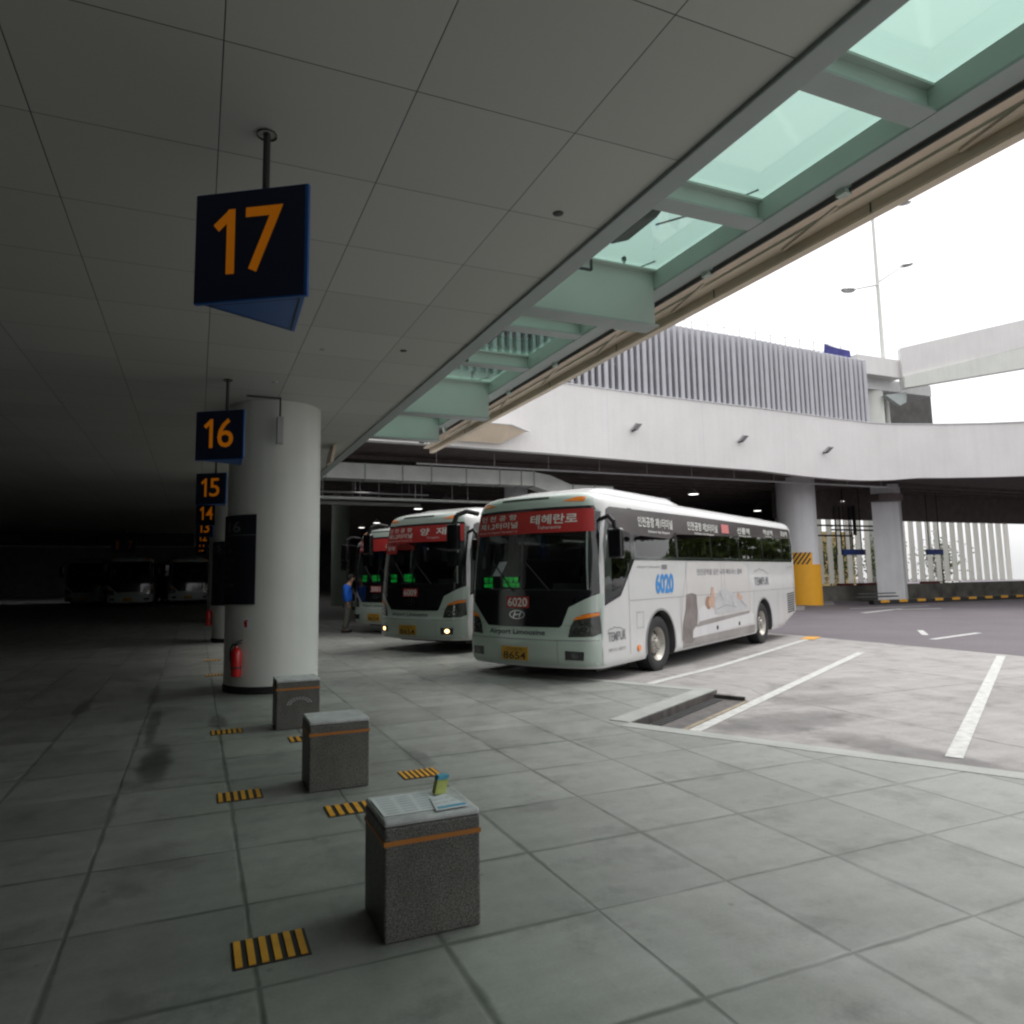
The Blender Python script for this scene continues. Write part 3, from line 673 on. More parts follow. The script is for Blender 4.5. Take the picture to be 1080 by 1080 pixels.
# hood below the canopy end
h = empty('beige_hood', (9.3, 22.7, 6.6), 'beige hooded box fixed to the white viaduct below the canopy end', 'hood')
mb = MB(); mb.prism([(5.2, 22.1), (10.1, 22.1), (11.3, 23.1), (5.2, 23.0)], 6.98, 7.02); mb.build('top_plate', M_white, h)
mb = MB(); mb.add([(5.2, 22.2, 6.98), (10.0, 22.2, 6.98), (10.0, 22.95, 6.45), (5.2, 22.9, 6.45), (11.1, 23.1, 6.98)], [(0,1,2,3), (1,4,2)]); mb.build('front_panel', M_beige, h)
# joints & conduit line on the parapet
mb = MB()
for x in (9.6, 14.9, 19.9, 24.7):
    k = max(i for i in range(n) if WX[i] <= x); f = (x-WX[k])/(WX[k+1]-WX[k]); y = WY[k]+(WY[k+1]-WY[k])*f
    mb.box(x, x+.012, y-.0025, y+.02, 6.3, 9.0)
mb.build('panel_joint', M_colg, v)
for x, y, z, lab in ((16.1, 23.6, 7.55, 'left of the three small floodlights on the white viaduct'), (21.9, 23.92, 7.50, 'middle of the three small floodlights on the white viaduct'), (27.4, 24.3, 7.38, 'right of the three small floodlights on the white viaduct')):
    f = empty('wall_floodlight', (x, y, z), lab, 'floodlight', 'small floodlights on the viaduct')
    mb = MB(); mb.extr([(x-.10, y-.16, z-.10), (x+.16, y-.16, z-.10), (x+.26, y-.40, z+.14), (x+.0, y-.40, z+.14)], (0, .12, .05)); mb.build('housing', M_steel, f, bevel=.01)
    mb = MB(); mb.box(x-.02, x+.08, y-.2, y+.01, z-.12, z-.02); mb.build('bracket', M_dark, f)

# slat screen standing on the parapet
def wy(x):
    k = max(i for i in range(n) if WX[i] <= x); f = (x-WX[k])/(WX[k+1]-WX[k]); return WY[k]+(WY[k+1]-WY[k])*f
s = empty('louvre_screen', (22, 24, 9.1), 'tall screen of vertical grey slats standing on the white viaduct', 'louvre screen')
mb = MB(); x = 6.0; i = 0
while x < 31.15:
    y = wy(x)+.18; wd = .085 if i % 3 else .13
    mb.add([(x-wd/2, y+.05, 9.1), (x+wd/2, y-.03, 9.1), (x+wd/2+.03, y+.30, 9.1), (x-wd/2+.03, y+.30, 9.1),
            (x-wd/2, y+.05, 12.38), (x+wd/2, y-.03, 12.38), (x+wd/2+.03, y+.38, 12.52), (x-wd/2+.03, y+.38, 12.52)],
           [(0,3,2,1),(4,5,6,7),(0,1,5,4),(1,2,6,5),(2,3,7,6),(3,0,4,7)])
    x += .335; i += 1
mb.build('slat', M_slat, s)
for z in (9.35, 10.35, 11.3, 12.2):
    mb = MB(); X = [6+i*1.5 for i in range(17)]+[31.1]
    for a, b in zip(X, X[1:]): mb.bar((a, wy(a)+.55, z), (b, wy(b)+.55, z), .06, .07)
    mb.build('horizontal_rail', M_slat, s)
mb = MB(); mb.prism([(6, wy(6)+1.1), (31.1, wy(31.1)+1.1), (31.1, 30), (6, 30)], 8.6, 12.3); mb.k = 1; mb.prism([(6, wy(6)+1.05), (20.6, wy(20.6)+1.05), (20.6, wy(20.6)+1.09), (6, wy(6)+1.09)], 9.1, 11.9); tag(mb.build('screened_plant_house', [M_back, M_dark]), 'dark violet grey structure seen between the slats of the screen', 'building')
r_ = empty('roof_railing', (25, 25.4, 12.4), 'thin grey railing along the top behind the slat screen', 'railing')
x = 16.0
while x < 31.6:
    mb = MB(); mb.cyl((x, 25.4+(x-16)*.02, 12.3), (x, 25.4+(x-16)*.02, 13.35), .024, n=6); x += .98; mb.build('post', M_steel, r_)
for z in (13.35, 12.9):
    mb = MB(); mb.cyl((16, 25.4, z), (31.6, 25.71, z), .018, n=6); mb.build('rail', M_steel, r_)
mb = MB(); mb.extr([(28.9, 25.2, 12.45), (30.8, 25.2, 12.45), (30.75, 25.2, 12.98), (29.9, 25.2, 13.02), (29.0, 25.2, 13.12)], (0, .04, 0)); tag(mb.build('blue_banner', mat('blue violet cloth', (.05, .05, .22), .8, .4, 2)), 'small blue violet banner tied on the roof railing', 'banner')

# overpass farther right
o_ = empty('far_overpass', (51, 38, 9), 'second white elevated road at the right edge with a round pier and drain box', 'overpass')
mb = MB(); mb.box(46.5, 51.4, 37.5, 38.4, 16.85, 18.3); mb.build('left_parapet', M_white, o_)
mb = MB(); mb.extr([(51.0, 37.2, 16.85), (60, 33.0, 19.1), (60, 33.0, 21.3), (51.0, 37.2, 19.2)], (.3, .5, 0)); mb.build('ramp_parapet', M_white, o_)
mb = MB(); mb.extr([(50.9, 37.0, 15.9), (60, 33.0, 17.4), (60, 33.0, 19.08), (50.9, 37.0, 16.83)], (.3, .6, 0)); mb.build('lower_fascia', M_colw, o_)
mb = MB(); mb.box(46.5, 56, 38.42, 44, 16.0, 16.9); mb.build('soffit', M_colg, o_)
mb = MB(); mb.lathe([(.85, -.1), (.85, 16.2)], (50.0, 39.3, 0), n=40); mb.build('pier', M_colw, o_, smooth=True)
mb = MB(); mb.extr([(49.9, 38.0, 15.5), (51.6, 37.4, 15.7), (51.5, 37.4, 14.9), (50.9, 37.5, 14.6)], (.25, .5, 0)); mb.build('drain_box', M_flange, o_)
mb = MB(); mb.cyl((51.2, 37.6, 15.6), (51.2, 37.6, 18.2), .05, n=8); mb.build('downpipe', M_colg, o_)
mb = MB(); mb.box(46.6, 64, 44, 44.3, 8, 18.4); mb.build('opening_shade_panel', M_under, o_)  # dark colour stands for the shade in the opening behind the pier

# street lamp
lp = empty('street_lamp', (53.0, 40, -.1), 'very tall pale street lamp with twin arms rising beyond the slat screen', 'street lamp')
mb = MB(); mb.cyl((52.65, 40, 12), (52.65, 40, 36), .19, .11, n=16); mb.build('pole', M_colw, lp, smooth=True)
for z, x0, x1, z0, z1 in ((26.3, 49.1, 56.5, 24.8, 28.2), (33.0, 49.2, 56.9, 31.0, 34.0)):
    mb = MB(); mb.cyl((52.65, 40, z-.5), (x0+.4, 40, z0+.1), .10, .07, n=6); mb.cyl((52.65, 40, z-.3), (x1-.4, 40, z1-.1), .10, .07, n=6); mb.build('arm', M_colw, lp)
    for hx, hz, tl in ((x0, z0, .03), (x1, z1, .25)):
        mb = MB(); mb.lathe([(0, -.18), (.5, -.12), (.62, 0), (.45, .16), (0, .24)], (0, 0, 0), n=20)
        mb.v = [(hx+a*1.15+c*tl, 40+b*.7, hz+c+a*tl) for a, b, c in mb.v]
        mb.build('lamp_head', M_steel, lp, smooth=60)

# ================================================================ UNDERCROFT
column(29.0, 27.7, .96, 6.55, M_colg, 'thick round pale column with the yellow guard round its foot', band=False, z0=-.1)
gd = empty('column_guard', (28.9, 26.7, -.1), 'bright amber yellow guard wrapped round the column foot with a hazard striped top', 'column guard')
def arc_shell(mb, cx, cy, r_, a0, a1, z0, z1, th=.05, n=18):
    vs = []; fs = []
    for i in range(n+1):
        a = R(a0+(a1-a0)*i/n)
        for q, z in ((r_, z0), (r_+th, z0), (r_+th, z1), (r_, z1)): vs.append((cx+q*math.cos(a), cy+q*math.sin(a), z))
    for i in range(n):
        for k in range(4): fs.append((i*4+k, (i+1)*4+k, (i+1)*4+(k+1) % 4, i*4+(k+1) % 4))
    fs += [(0,1,2,3), (n*4+3, n*4+2, n*4+1, n*4)]
    return mb.add(vs, fs)
arc_shell(MB(), 29.0, 27.7, .97, 150, 350, -.1, 2.03).build('guard_shell', M_barr, gd, smooth=True)
GP = arc_shell(MB(), 29.0, 27.7, .965, 190, 262, 2.035, 2.64, .03); GP.build('striped_panel', M_barr, gd, smooth=True)
mb = MB()
for k in range(-3, 8):
    a0 = 190+k*12.5
    for j in range(6):
        za, zb = 2.04+.1*j, 2.04+.1*(j+1); A = a0+j*4.2; B = a0+(j+1)*4.2
        if A < 190 or B+6 > 262: continue
        F_ = on_col(29.0, 27.7, .999)
        mb.add([F_(R(A), za), F_(R(A+6), za), F_(R(B+6), zb), F_(R(B), zb)], [(0,1,2,3)])
mb.build('hazard_stripe', M_sbk, gd)
pl = empty('square_pillar', (36.1, 28, 0), 'broad square grey pillar set cornerwise on the striped kerb', 'pillar')
mb = MB(); mb.prism([(34.85, 27.9), (36.0, 27.1), (37.0, 27.7), (35.9, 28.7)], -.1, 6.5); mb.build('shaft', M_colg, pl, bevel=.02)
mb = MB(); mb.prism([(34.6, 27.2), (35.2, 26.8), (36.0, 26.8), (36.0, 27.4), (35.1, 28.0), (34.6, 28.0)], 5.5, 5.9); mb.build('collar', M_brown, pl)
# traffic island kerb with stripes
kb = empty('striped_kerb', (34.5, 26.2, -.1), 'low dark kerb with orange stripes round the grey pillar', 'kerb')
mb = MB(); mb.box(32.4, 46, 26.2, 26.5, -.104, .12); mb.build('kerbstone', M_black, kb)
for k in range(9):
    x = 32.9+k*1.4
    mb = MB(); mb.box(x, x+.65, 26.195, 26.4, -.0, .124); mb.build('orange_stripe', M_yel, kb)
mb = MB(); mb.box(31.2, 34.2, 26.15, 26.5, .28, .34); mb.box(31.3, 34.1, 26.2, 26.4, .45, .5); mb.build('guard_rail', M_dark, kb)
lw = empty('parapet_wall', (38, 31, 0), 'low grey concrete wall below the bright vertical fins', 'wall')
mb = MB(); mb.box(30, 62, 30.0, 30.4, -.15, .82); mb.build('wall_body', mat('weathered concrete', (.12, .115, .10), .9, .5, 1.2, fine=.3), lw)
for x0, x1 in ((34.5, 35.5), (36.1, 37.6), (38.4, 39.1), (41.6, 43)):
    mb = MB(); mb.box(x0, x1, 29.95, 30.3, .82, .94); mb.build('red_cap', mat('dark red paint', (.12, .015, .015), .7, .2, 4), lw)
fn_ = empty('fin_screen', (38, 31, .9), 'row of white vertical fins letting daylight into the undercroft', 'fin screen')
mb = MB(); x = 31.0
while x < 52:
    mb.prism([(x, 31.22), (x+.24, 31.05), (x+.27, 31.09), (x+.03, 31.27)], .9, 6.4); x += .80
mb.build('fin', M_fin, fn_)
bm_ = empty('undercroft_beam', (40, 29.6, 5), 'dark beams and pipes hung across the top of the fins', 'beam')
mb = MB(); mb.box(30.6, 60, 30.6, 31, 4.75, 6.5); mb.build('beam_body', M_brown, bm_)
for z, x0, x1 in ((4.35, 32, 40), (3.75, 32, 36.2), (4.1, 34.5, 40)):
    mb = MB(); mb.cyl((x0, 30.4, z), (x1, 30.4, z), .05, n=8); mb.build('pipe', M_black, bm_)
mb = MB()
for x in (34.9, 35.3, 36.05, 36.2, 38.2, 39.6): mb.cyl((x, 30.45, 1 if x > 38 else 2.6), (x, 30.45, 5.5), .04, n=6)
mb.build('vertical_pipe', M_black, bm_)
mb = MB(); mb.bar((35.7, 29.8, 3.75), (35.7, 29.8, 5.5), .14); mb.build('hanger', M_black, bm_)
for x0, x1, lab in ((34.1, 35.85, 'left blue direction board hanging before the fins'), (41.2, 42.6, 'right blue direction board beyond the grey pillar')):
    f = empty('direction_board', (x0+.8, 29.5, 2.6), lab, 'sign', 'blue boards before the fins')
    mb = MB(); mb.box(x0, x1, 29.3, 29.42, 2.58, 2.9); mb.build('panel', mat('blue board', (.03, .06, .22), .5, .1, 3), f)
    mb = MB(); mb.box(x0+.2, x0+.24, 29.34, 29.38, 2.9, 6.5); mb.box(x1-.24, x1-.2, 29.34, 29.38, 2.9, 6.5); mb.build('hanger', M_black, f)
# things in daylight beyond the fins
bd_ = empty('tan_building', (46, 52, 0), 'tan rendered building glimpsed between the white fins', 'building')
mb = MB(); mb.box(40, 62, 52, 60, -.2, 5.6); mb.build('wall', M_tan, bd_)
for k in range(8):
    mb = MB(); mb.box(41+k*2.6, 42.2+k*2.6, 51.95, 52.0, 2.2, 3.6); mb.build('window', M_mask, bd_)
for (x, y, lab) in ((42, 36.5, 'young green tree seen between the fins, left'), (47.5, 37.5, 'young green tree seen between the fins, middle'), (53.5, 37, 'young green tree seen between the fins, right')):
    f = empty('young_tree', (x, y, -.1), lab, 'tree', 'young trees beyond the fins')
    mb = MB(); mb.cyl((x, y, -.1), (x, y, 2.2), .08, .04, n=8); mb.build('trunk', M_brown, f)
    mb = MB()
    for k in range(1400):
        q = Vector((random.gauss(0, .75), random.gauss(0, .6), random.gauss(0, .8)))
        c = Vector((x, y, 2.3))+q; d = Vector((random.uniform(-1,1), random.uniform(-1,1), random.uniform(-1,1))).normalized()*.09
        e = d.cross(Vector((random.uniform(-1,1), random.uniform(-1,1), random.uniform(-1,1)))).normalized()*.07
        mb.add([c-d, c+e, c+d, c-e], [(0,1,2,3)])
    mb.build('crown', M_leaf, f)
# interior columns, duct, pipes, lamps
for x, y, r_c, lab in ((13.6, 29.5, .55, 'short visible pale column behind the duct and the nearest bus roof'), (27.0, 36.5, .5, 'grey column far behind the nearest bus roof'), (8.2, 44.0, .55, 'dim greenish column in the dark between the parked buses')):
    column(x, y, r_c, 6.5, M_colg if y < 40 else mat('dim green column paint', (.16, .19, .15), .7, .1, 1), lab, band=False, z0=-.1)
dc = empty('air_duct', (10, 27, 5.6), 'long pale sheet metal duct stepping down at its right end under the viaduct', 'duct')
mb = MB(); mb.box(3.0, 13.2, 26.8, 27.6, 5.50, 6.12); mb.build('main_run', M_duct, dc, bevel=.02)
mb = MB(); mb.extr([(13.2, 26.8, 5.50), (13.2, 26.8, 6.12), (14.0, 26.8, 6.0), (15.1, 26.8, 5.60), (15.1, 26.8, 5.05), (14.6, 26.8, 5.05)], (0, .8, 0)); mb.build('elbow', M_duct, dc, bevel=.02)
mb = MB(); mb.box(15.1, 17.2, 26.8, 27.6, 5.05, 5.62); mb.build('end_run', M_duct, dc, bevel=.02)
mb = MB()
for x in (4.4, 5.9, 7.4, 8.6, 10.1, 11.6, 12.6, 13.2): mb.box(x, x+.04, 26.77, 27.63, 5.47, 6.15)
for x in (15.1, 16.2): mb.box(x, x+.04, 26.77, 27.63, 5.02, 5.65)
mb.build('joint_flange', M_flange, dc)
for x0, x1, y, z, r_c, lab in ((3, 9.5, 30, 5.35, .05, 'upper thin pipe in the dark above the buses'), (3, 12.5, 29, 5.0, .06, 'pale pipe run below the duct'), (7.5, 33, 25.2, 5.95, .045, 'long pale pipe under the front edge of the viaduct'),
                               (3.5, 10, 33, 5.2, .09, 'lower pipe run in the dark above the second bus')):
    f = empty('ceiling_pipe', (x0, y, z), lab, 'pipe', 'pipes under the viaduct')
    mb = MB(); mb.cyl((x0, y, z), (x1, y, z-.02), r_c, n=10); mb.build('pipe', M_duct if r_c > .055 else M_steel, f, smooth=True)
    mb = MB(); x = x0+.8
    while x < x1: mb.bar((x, y, z), (x, y, 6.5), .02); x += 2.4
    mb.build('hanger_rod', M_steel, f)
tr = empty('cable_tray', (8, 31, 5), 'pale cable tray hanging in the dark above the parked buses', 'cable tray')
mb = MB(); mb.box(4, 12.2, 31, 31.5, 5.15, 5.27); mb.build('tray', M_steel, tr)
mb = MB()
for x in (5, 7.5, 9.2, 9.5, 11): mb.bar((x, 31.05, 5.27), (x, 31.05, 6.5), .035)
mb.build('hanger_rod', M_steel, tr)
lampN = 0
names = {(6.6, 29.8): 'nearest lit ceiling lamp below the duct', (6.6, 36.5): 'lit ceiling lamp left end just right of the white column', (12.5, 36.4): 'lit ceiling lamp above the gap left of the nearest bus',
         (12.5, 41.6): 'lit ceiling lamp just above the second bus roof', (12.7, 53.3): 'dim far lamp above the third bus', (12.7, 58.7): 'dim far lamp left of the third bus',
         (16.7, 85.9): 'dimmest lamp low in the dark by the white column', (24.3, 30.1): 'lit lamp above the roof unit of the nearest bus', (35.4, 37.2): 'lit lamp above the rear of the nearest bus',
         (35.8, 30.8): 'lit lamp between the yellow guarded column and the grey pillar'}
for (x, y), lab in names.items():
    f = empty('ceiling_lamp', (x, y, 5.85), lab, 'lamp', 'lit lamps under the viaduct')
    mb = MB(); mb.lathe([(.30, 5.85), (.10, 6.1), (.05, 6.15)], (x, y, 0), n=20); mb.build('shade', M_steel, f, smooth=True)
    mb = MB(); mb.lathe([(0, 5.845), (.22, 5.845), (.28, 5.87)], (x, y, 0), n=20); mb.build('diffuser', M_lamp, f)
    mb = MB(); mb.cyl((x, y, 6.15), (x, y, 6.55), .02, n=6); mb.build('stem', M_dark, f)

mb = MB()  # tree belt added out of view so the bus windows have something to reflect
for k in range(14000):
    y = random.uniform(-40, 40); top = 7.5+2.2*math.sin(y*.33)+1.4*math.sin(y*1.1)
    c = Vector((70+random.uniform(0, 4), y, random.uniform(.2, 1)*top)); d = Vector((random.gauss(0,1), random.gauss(0,1), random.gauss(0,1))).normalized()*.42
    e = d.cross(Vector((random.gauss(0,1), random.gauss(0,1), random.gauss(0,1)))).normalized()*.36
    mb.add([c-d, c+e, c+d, c-e], [(0,1,2,3)])
o = mb.build('reflection_tree_belt', M_leaf); tag(o, 'belt of dark trees added out of view to the right for the window reflections', 'trees', kind='stuff')
# glass block of the terminal seen through the skylight
tb = empty('glass_building', (18, 62, 8), 'teal glazed building seen through the skylight glass', 'building')
mb = MB(); mb.box(6, 34, 60, 75, 6.9, 34); mb.build('glass_wall', M_teal, tb)
mb = MB()
for k in range(19): mb.box(6+k*1.5, 6.12+k*1.5, 59.85, 60, 7, 34)
mb.build('mullion', M_white, tb)
mb = MB()
for k in range(9): mb.box(6, 34, 59.8, 59.85, 8+3*k, 8.25+3*k)
mb.build('transom', M_white, tb)
for k in range(3):
    mb = MB(); mb.bar((8+k*8, 59.7, 8), (15+k*8, 59.7, 30), .3); mb.build('diagonal_brace', M_white, tb)

# ================================================================ BUSES
import numpy as np
LEN, RC = 11.75, .26
def Wd(z): return float(np.interp(z, [.30,.36,.5,1.3,2.05,2.9,3.0,3.08,3.15,3.20,3.24,3.27], [1.25,1.28,1.285,1.29,1.29,1.25,1.24,1.21,1.15,1.06,.93,.75]))
def Fx(z): return float(np.interp(z, [.30,.40,.72,.76,.80,1.45,2.0,2.5,2.95,3.05,3.13,3.18,3.22,3.25,3.27], [.05,.0,-.01,.0,.02,.05,.10,.17,.25,.27,.30,.35,.45,.60,.80]))
def front_x(y, z):
    W = Wd(z); a = abs(y); b = W-RC
    x = Fx(z)-.10+.26*(min(a, b)/W)**2.4
    if a > b:
        t = min(1, (a-b)/RC); x += .28*(a-b)/W + RC*1.1*(1-math.sqrt(max(0, 1-t*t)))
    return x
def side_y(x, z):
    W = Wd(z); b = W-RC; x0 = front_x(b, z); x1 = front_x(W, z)
    if x >= x1: return W
    lo, hi = b, W
    for _ in range(18):
        m = (lo+hi)/2
        if front_x(m, z) < x: lo = m
        else: hi = m
    return lo
def on_front(y, z, off): return (front_x(y, z)-off, y, z)
def on_side(sgn): return lambda x, z, off: (x, sgn*(side_y(x, z)+off), z)
L_SIDE = on_side(-1); R_SIDE = on_side(1)
BUSINV = None
def patch(mb, poly, fn, off=.004, step=.12):
    """a flat outline laid onto the curved bodywork"""
    bm = bmesh.new(); f = bm.faces.new([bm.verts.new((a, b, 0)) for a, b in poly])
    bmesh.ops.triangulate(bm, faces=[f])
    for ax in (0, 1):
        lo = min(p[ax] for p in poly); hi = max(p[ax] for p in poly); k = math.floor(lo/step)+1
        while k*step < hi:
            no = (1,0,0) if ax == 0 else (0,1,0); co = (k*step, 0, 0) if ax == 0 else (0, k*step, 0)
            bmesh.ops.bisect_plane(bm, geom=bm.verts[:]+bm.edges[:]+bm.faces[:], plane_co=co, plane_no=no); k += 1
    bm.verts.ensure_lookup_table(); bm.verts.index_update()
    mb.add([fn(v.co.x, v.co.y, off) for v in bm.verts], [tuple(v.index for v in q.verts) for q in bm.faces]); bm.free()
    return mb
def ell(cx, cy, rx, ry, n=20, a0=0, a1=360): return [(cx+rx*math.cos(R(a0+(a1-a0)*i/n)), cy+ry*math.sin(R(a0+(a1-a0)*i/n))) for i in range(n if a1-a0 == 360 else n+1)]

def body_mesh():
    zs = [.30,.33,.37,.43,.5,.6,.72,.76,.80,.95,1.15,1.3,1.45,1.7,2.0,2.3,2.6,2.9,2.95,3.0,3.05,3.10,3.14,3.17,3.20,3.22,3.24,3.255,3.27]
    xs = [1.2,1.8,2.5,3.5,4.5,5.5,6.5,7.5,8.6,9.6,10.4,10.9,11.3]
    vs = []
    for z in zs:
        W = Wd(z); b = W-RC; ring = []
        ysl = [b*k/6 for k in range(0, 7)]+[b+RC*math.sin(R(90*k/7)) for k in range(1, 8)]
        half = [(front_x(y, z), y) for y in ysl]+[(x, W) for x in xs]+[(LEN-.2+.2*math.sin(R(a)), W-.2+.2*math.cos(R(a))) for a in (0,30,60,90)]
        if z > 3.05: half = [(min(x, LEN-(z-3.05)*1.2) if x > 11 else x, y) for x, y in half]
        full = half+[(x, -y) for x, y in half[::-1] if abs(y) > 1e-6]
        for x, y in full:
            zz = z
            if x > 10.3 and z < .9: zz = max(z, z+(x-10.3)*.27*(.9-z)/.6)
            vs.append((x, y, zz))
    n = len(full); fs = []
    for k in range(len(zs)-1):
        for i in range(n): fs.append((k*n+i, k*n+(i+1) % n, (k+1)*n+(i+1) % n, (k+1)*n+i))
    # caps as strips so that they follow the shape
    def cap(k):
        h = (n+1)//2; m = n
        L = [0]+list(range(1, h)); 
        for i in range(1, h): 
            a, b_ = k*n+i, k*n+(m-i) % m
            if i == 1: fs.append((k*n, a, b_)); continue
            pa, pb = k*n+i-1, k*n+(m-i+1) % m
            if a == b_: fs.append((pa, a, pb))
            else: fs.append((pa, a, b_, pb))
        if n % 2 == 0: fs.append((k*n+h-1, k*n+h, k*n+h+1)) if (h) != (m-h) % m else None
    cap(0); cap(len(zs)-1)
    mb = MB(); mb.add(vs, fs); return mb
def clean(o):
    bm = bmesh.new(); bm.from_mesh(o.data); bmesh.ops.remove_doubles(bm, verts=bm.verts, dist=1e-5)
    bmesh.ops.holes_fill(bm, edges=[e for e in bm.edges if e.is_boundary], sides=0)
    bmesh.ops.recalc_face_normals(bm, faces=bm.faces); bm.to_mesh(o.data); bm.free()
AX = (2.5, 8.65)
def make_body():
    o = body_mesh().build('body', [M_bodyw, M_inner], None, smooth=30); clean(o)
    cuts = []
    for ax in AX:
        for sg in (-1, 1):
            c = MB(); c.cyl((ax, sg*.85, .51), (ax, sg*1.6, .51), .62, n=40); cuts.append(c)
            c = MB(); c.box(ax-.62, ax+.62, min(sg*.85, sg*1.6), max(sg*.85, sg*1.6), .1, .51); cuts.append(c)
    c = MB(); c.box(.42, 11.4, -1.15, 1.15, 1.05, 2.9); cuts.append(c)
    def side_cut(pts):
        c = MB(); c.extr([(x, -1.6, z) for x, z in pts], (0, 3.2, 0)); cuts.append(c)
    side_cut([(1.62, 2.12), (11.25, 2.14), (11.3, 2.85), (1.5, 2.85)])
    side_cut([(.66, 1.52), (.98, 1.58), (1.42, 2.12), (1.42, 2.85), (.66, 2.80)])
    c = MB(); c.extr([(-.6, y, z) for y, z in [(-1.12, 1.56), (1.12, 1.56), (1.06, 2.88), (-1.06, 2.88)]], (1.15, 0, 0)); cuts.append(c)
    for i, c in enumerate(cuts):
        k = c.build('cutter', [M_inner]); clean(k)
        m = o.modifiers.new('cut', 'BOOLEAN'); m.operation = 'DIFFERENCE'; m.object = k; m.solver = 'EXACT'
        m.material_mode = 'TRANSFER'
        bpy.context.view_layer.update()
        me = bpy.data.meshes.new_from_object(o.evaluated_get(bpy.context.evaluated_depsgraph_get()))
        o.modifiers.clear(); old = o.data; o.data = me; bpy.data.meshes.remove(old)
        kd = k.data; bpy.data.objects.remove(k); bpy.data.meshes.remove(kd)
    o.data.name = 'body'
    o.data.set_sharp_from_angle(angle=R(35))
    return o

def wheel(root, x, sg):
    y0 = sg*1.24; yi = sg*.93
    s = 1 if sg > 0 else -1
    P = [(.30, yi), (.46, yi), (.505, yi+s*.03), (.51, yi+s*.08), (.51, y0-s*.07), (.50, y0-s*.02), (.46, y0), (.36, y0-s*.005), (.30, y0-s*.03)]
    mb = MB(); mb.lathe([(r_, h) for r_, h in P], (x, 0, .51), 'y', 40); ty = mb.build('wheel', M_black, root, smooth=True, local=True)
    P = [(0, y0-s*.02), (.075, y0-s*.02), (.09, y0-s*.045), (.15, y0-s*.06), (.17, y0-s*.10), (.235, y0-s*.13), (.27, y0-s*.06), (.305, y0-s*.02), (.305, y0-s*.20)]
    mb = MB(); mb.lathe(P, (x, 0, .51), 'y', 40)
    mb.k = 1
    for i in range(10):
        a = math.tau*i/10; c = Vector((x+.215*math.cos(a), y0-s*.112, .51+.215*math.sin(a))); rd = Vector((math.cos(a), -s*.30, math.sin(a))); tg = Vector((-math.sin(a), 0, math.cos(a)))
        mb.add([c+rd*.046*math.cos(b)+tg*.046*math.sin(b) for b in [math.tau*j/12 for j in range(12)]], [tuple(range(12))])
    mb.k = 2
    for i in range(10):
        a = math.tau*(i+.5)/10; mb.cyl((x+.13*math.cos(a), y0-s*.06, .51+.13*math.sin(a)), (x+.13*math.cos(a), y0-s*.02, .51+.13*math.sin(a)), .014, n=6)
    mb.build('rim', [M_rim, M_black, M_chrome], ty, smooth=True, local=True)
    mb = MB(); mb.lathe([(.622, sg*1.265), (.622, sg*1.0), (.66, sg*1.0)], (x, 0, .51), 'y', 40)
    return ty

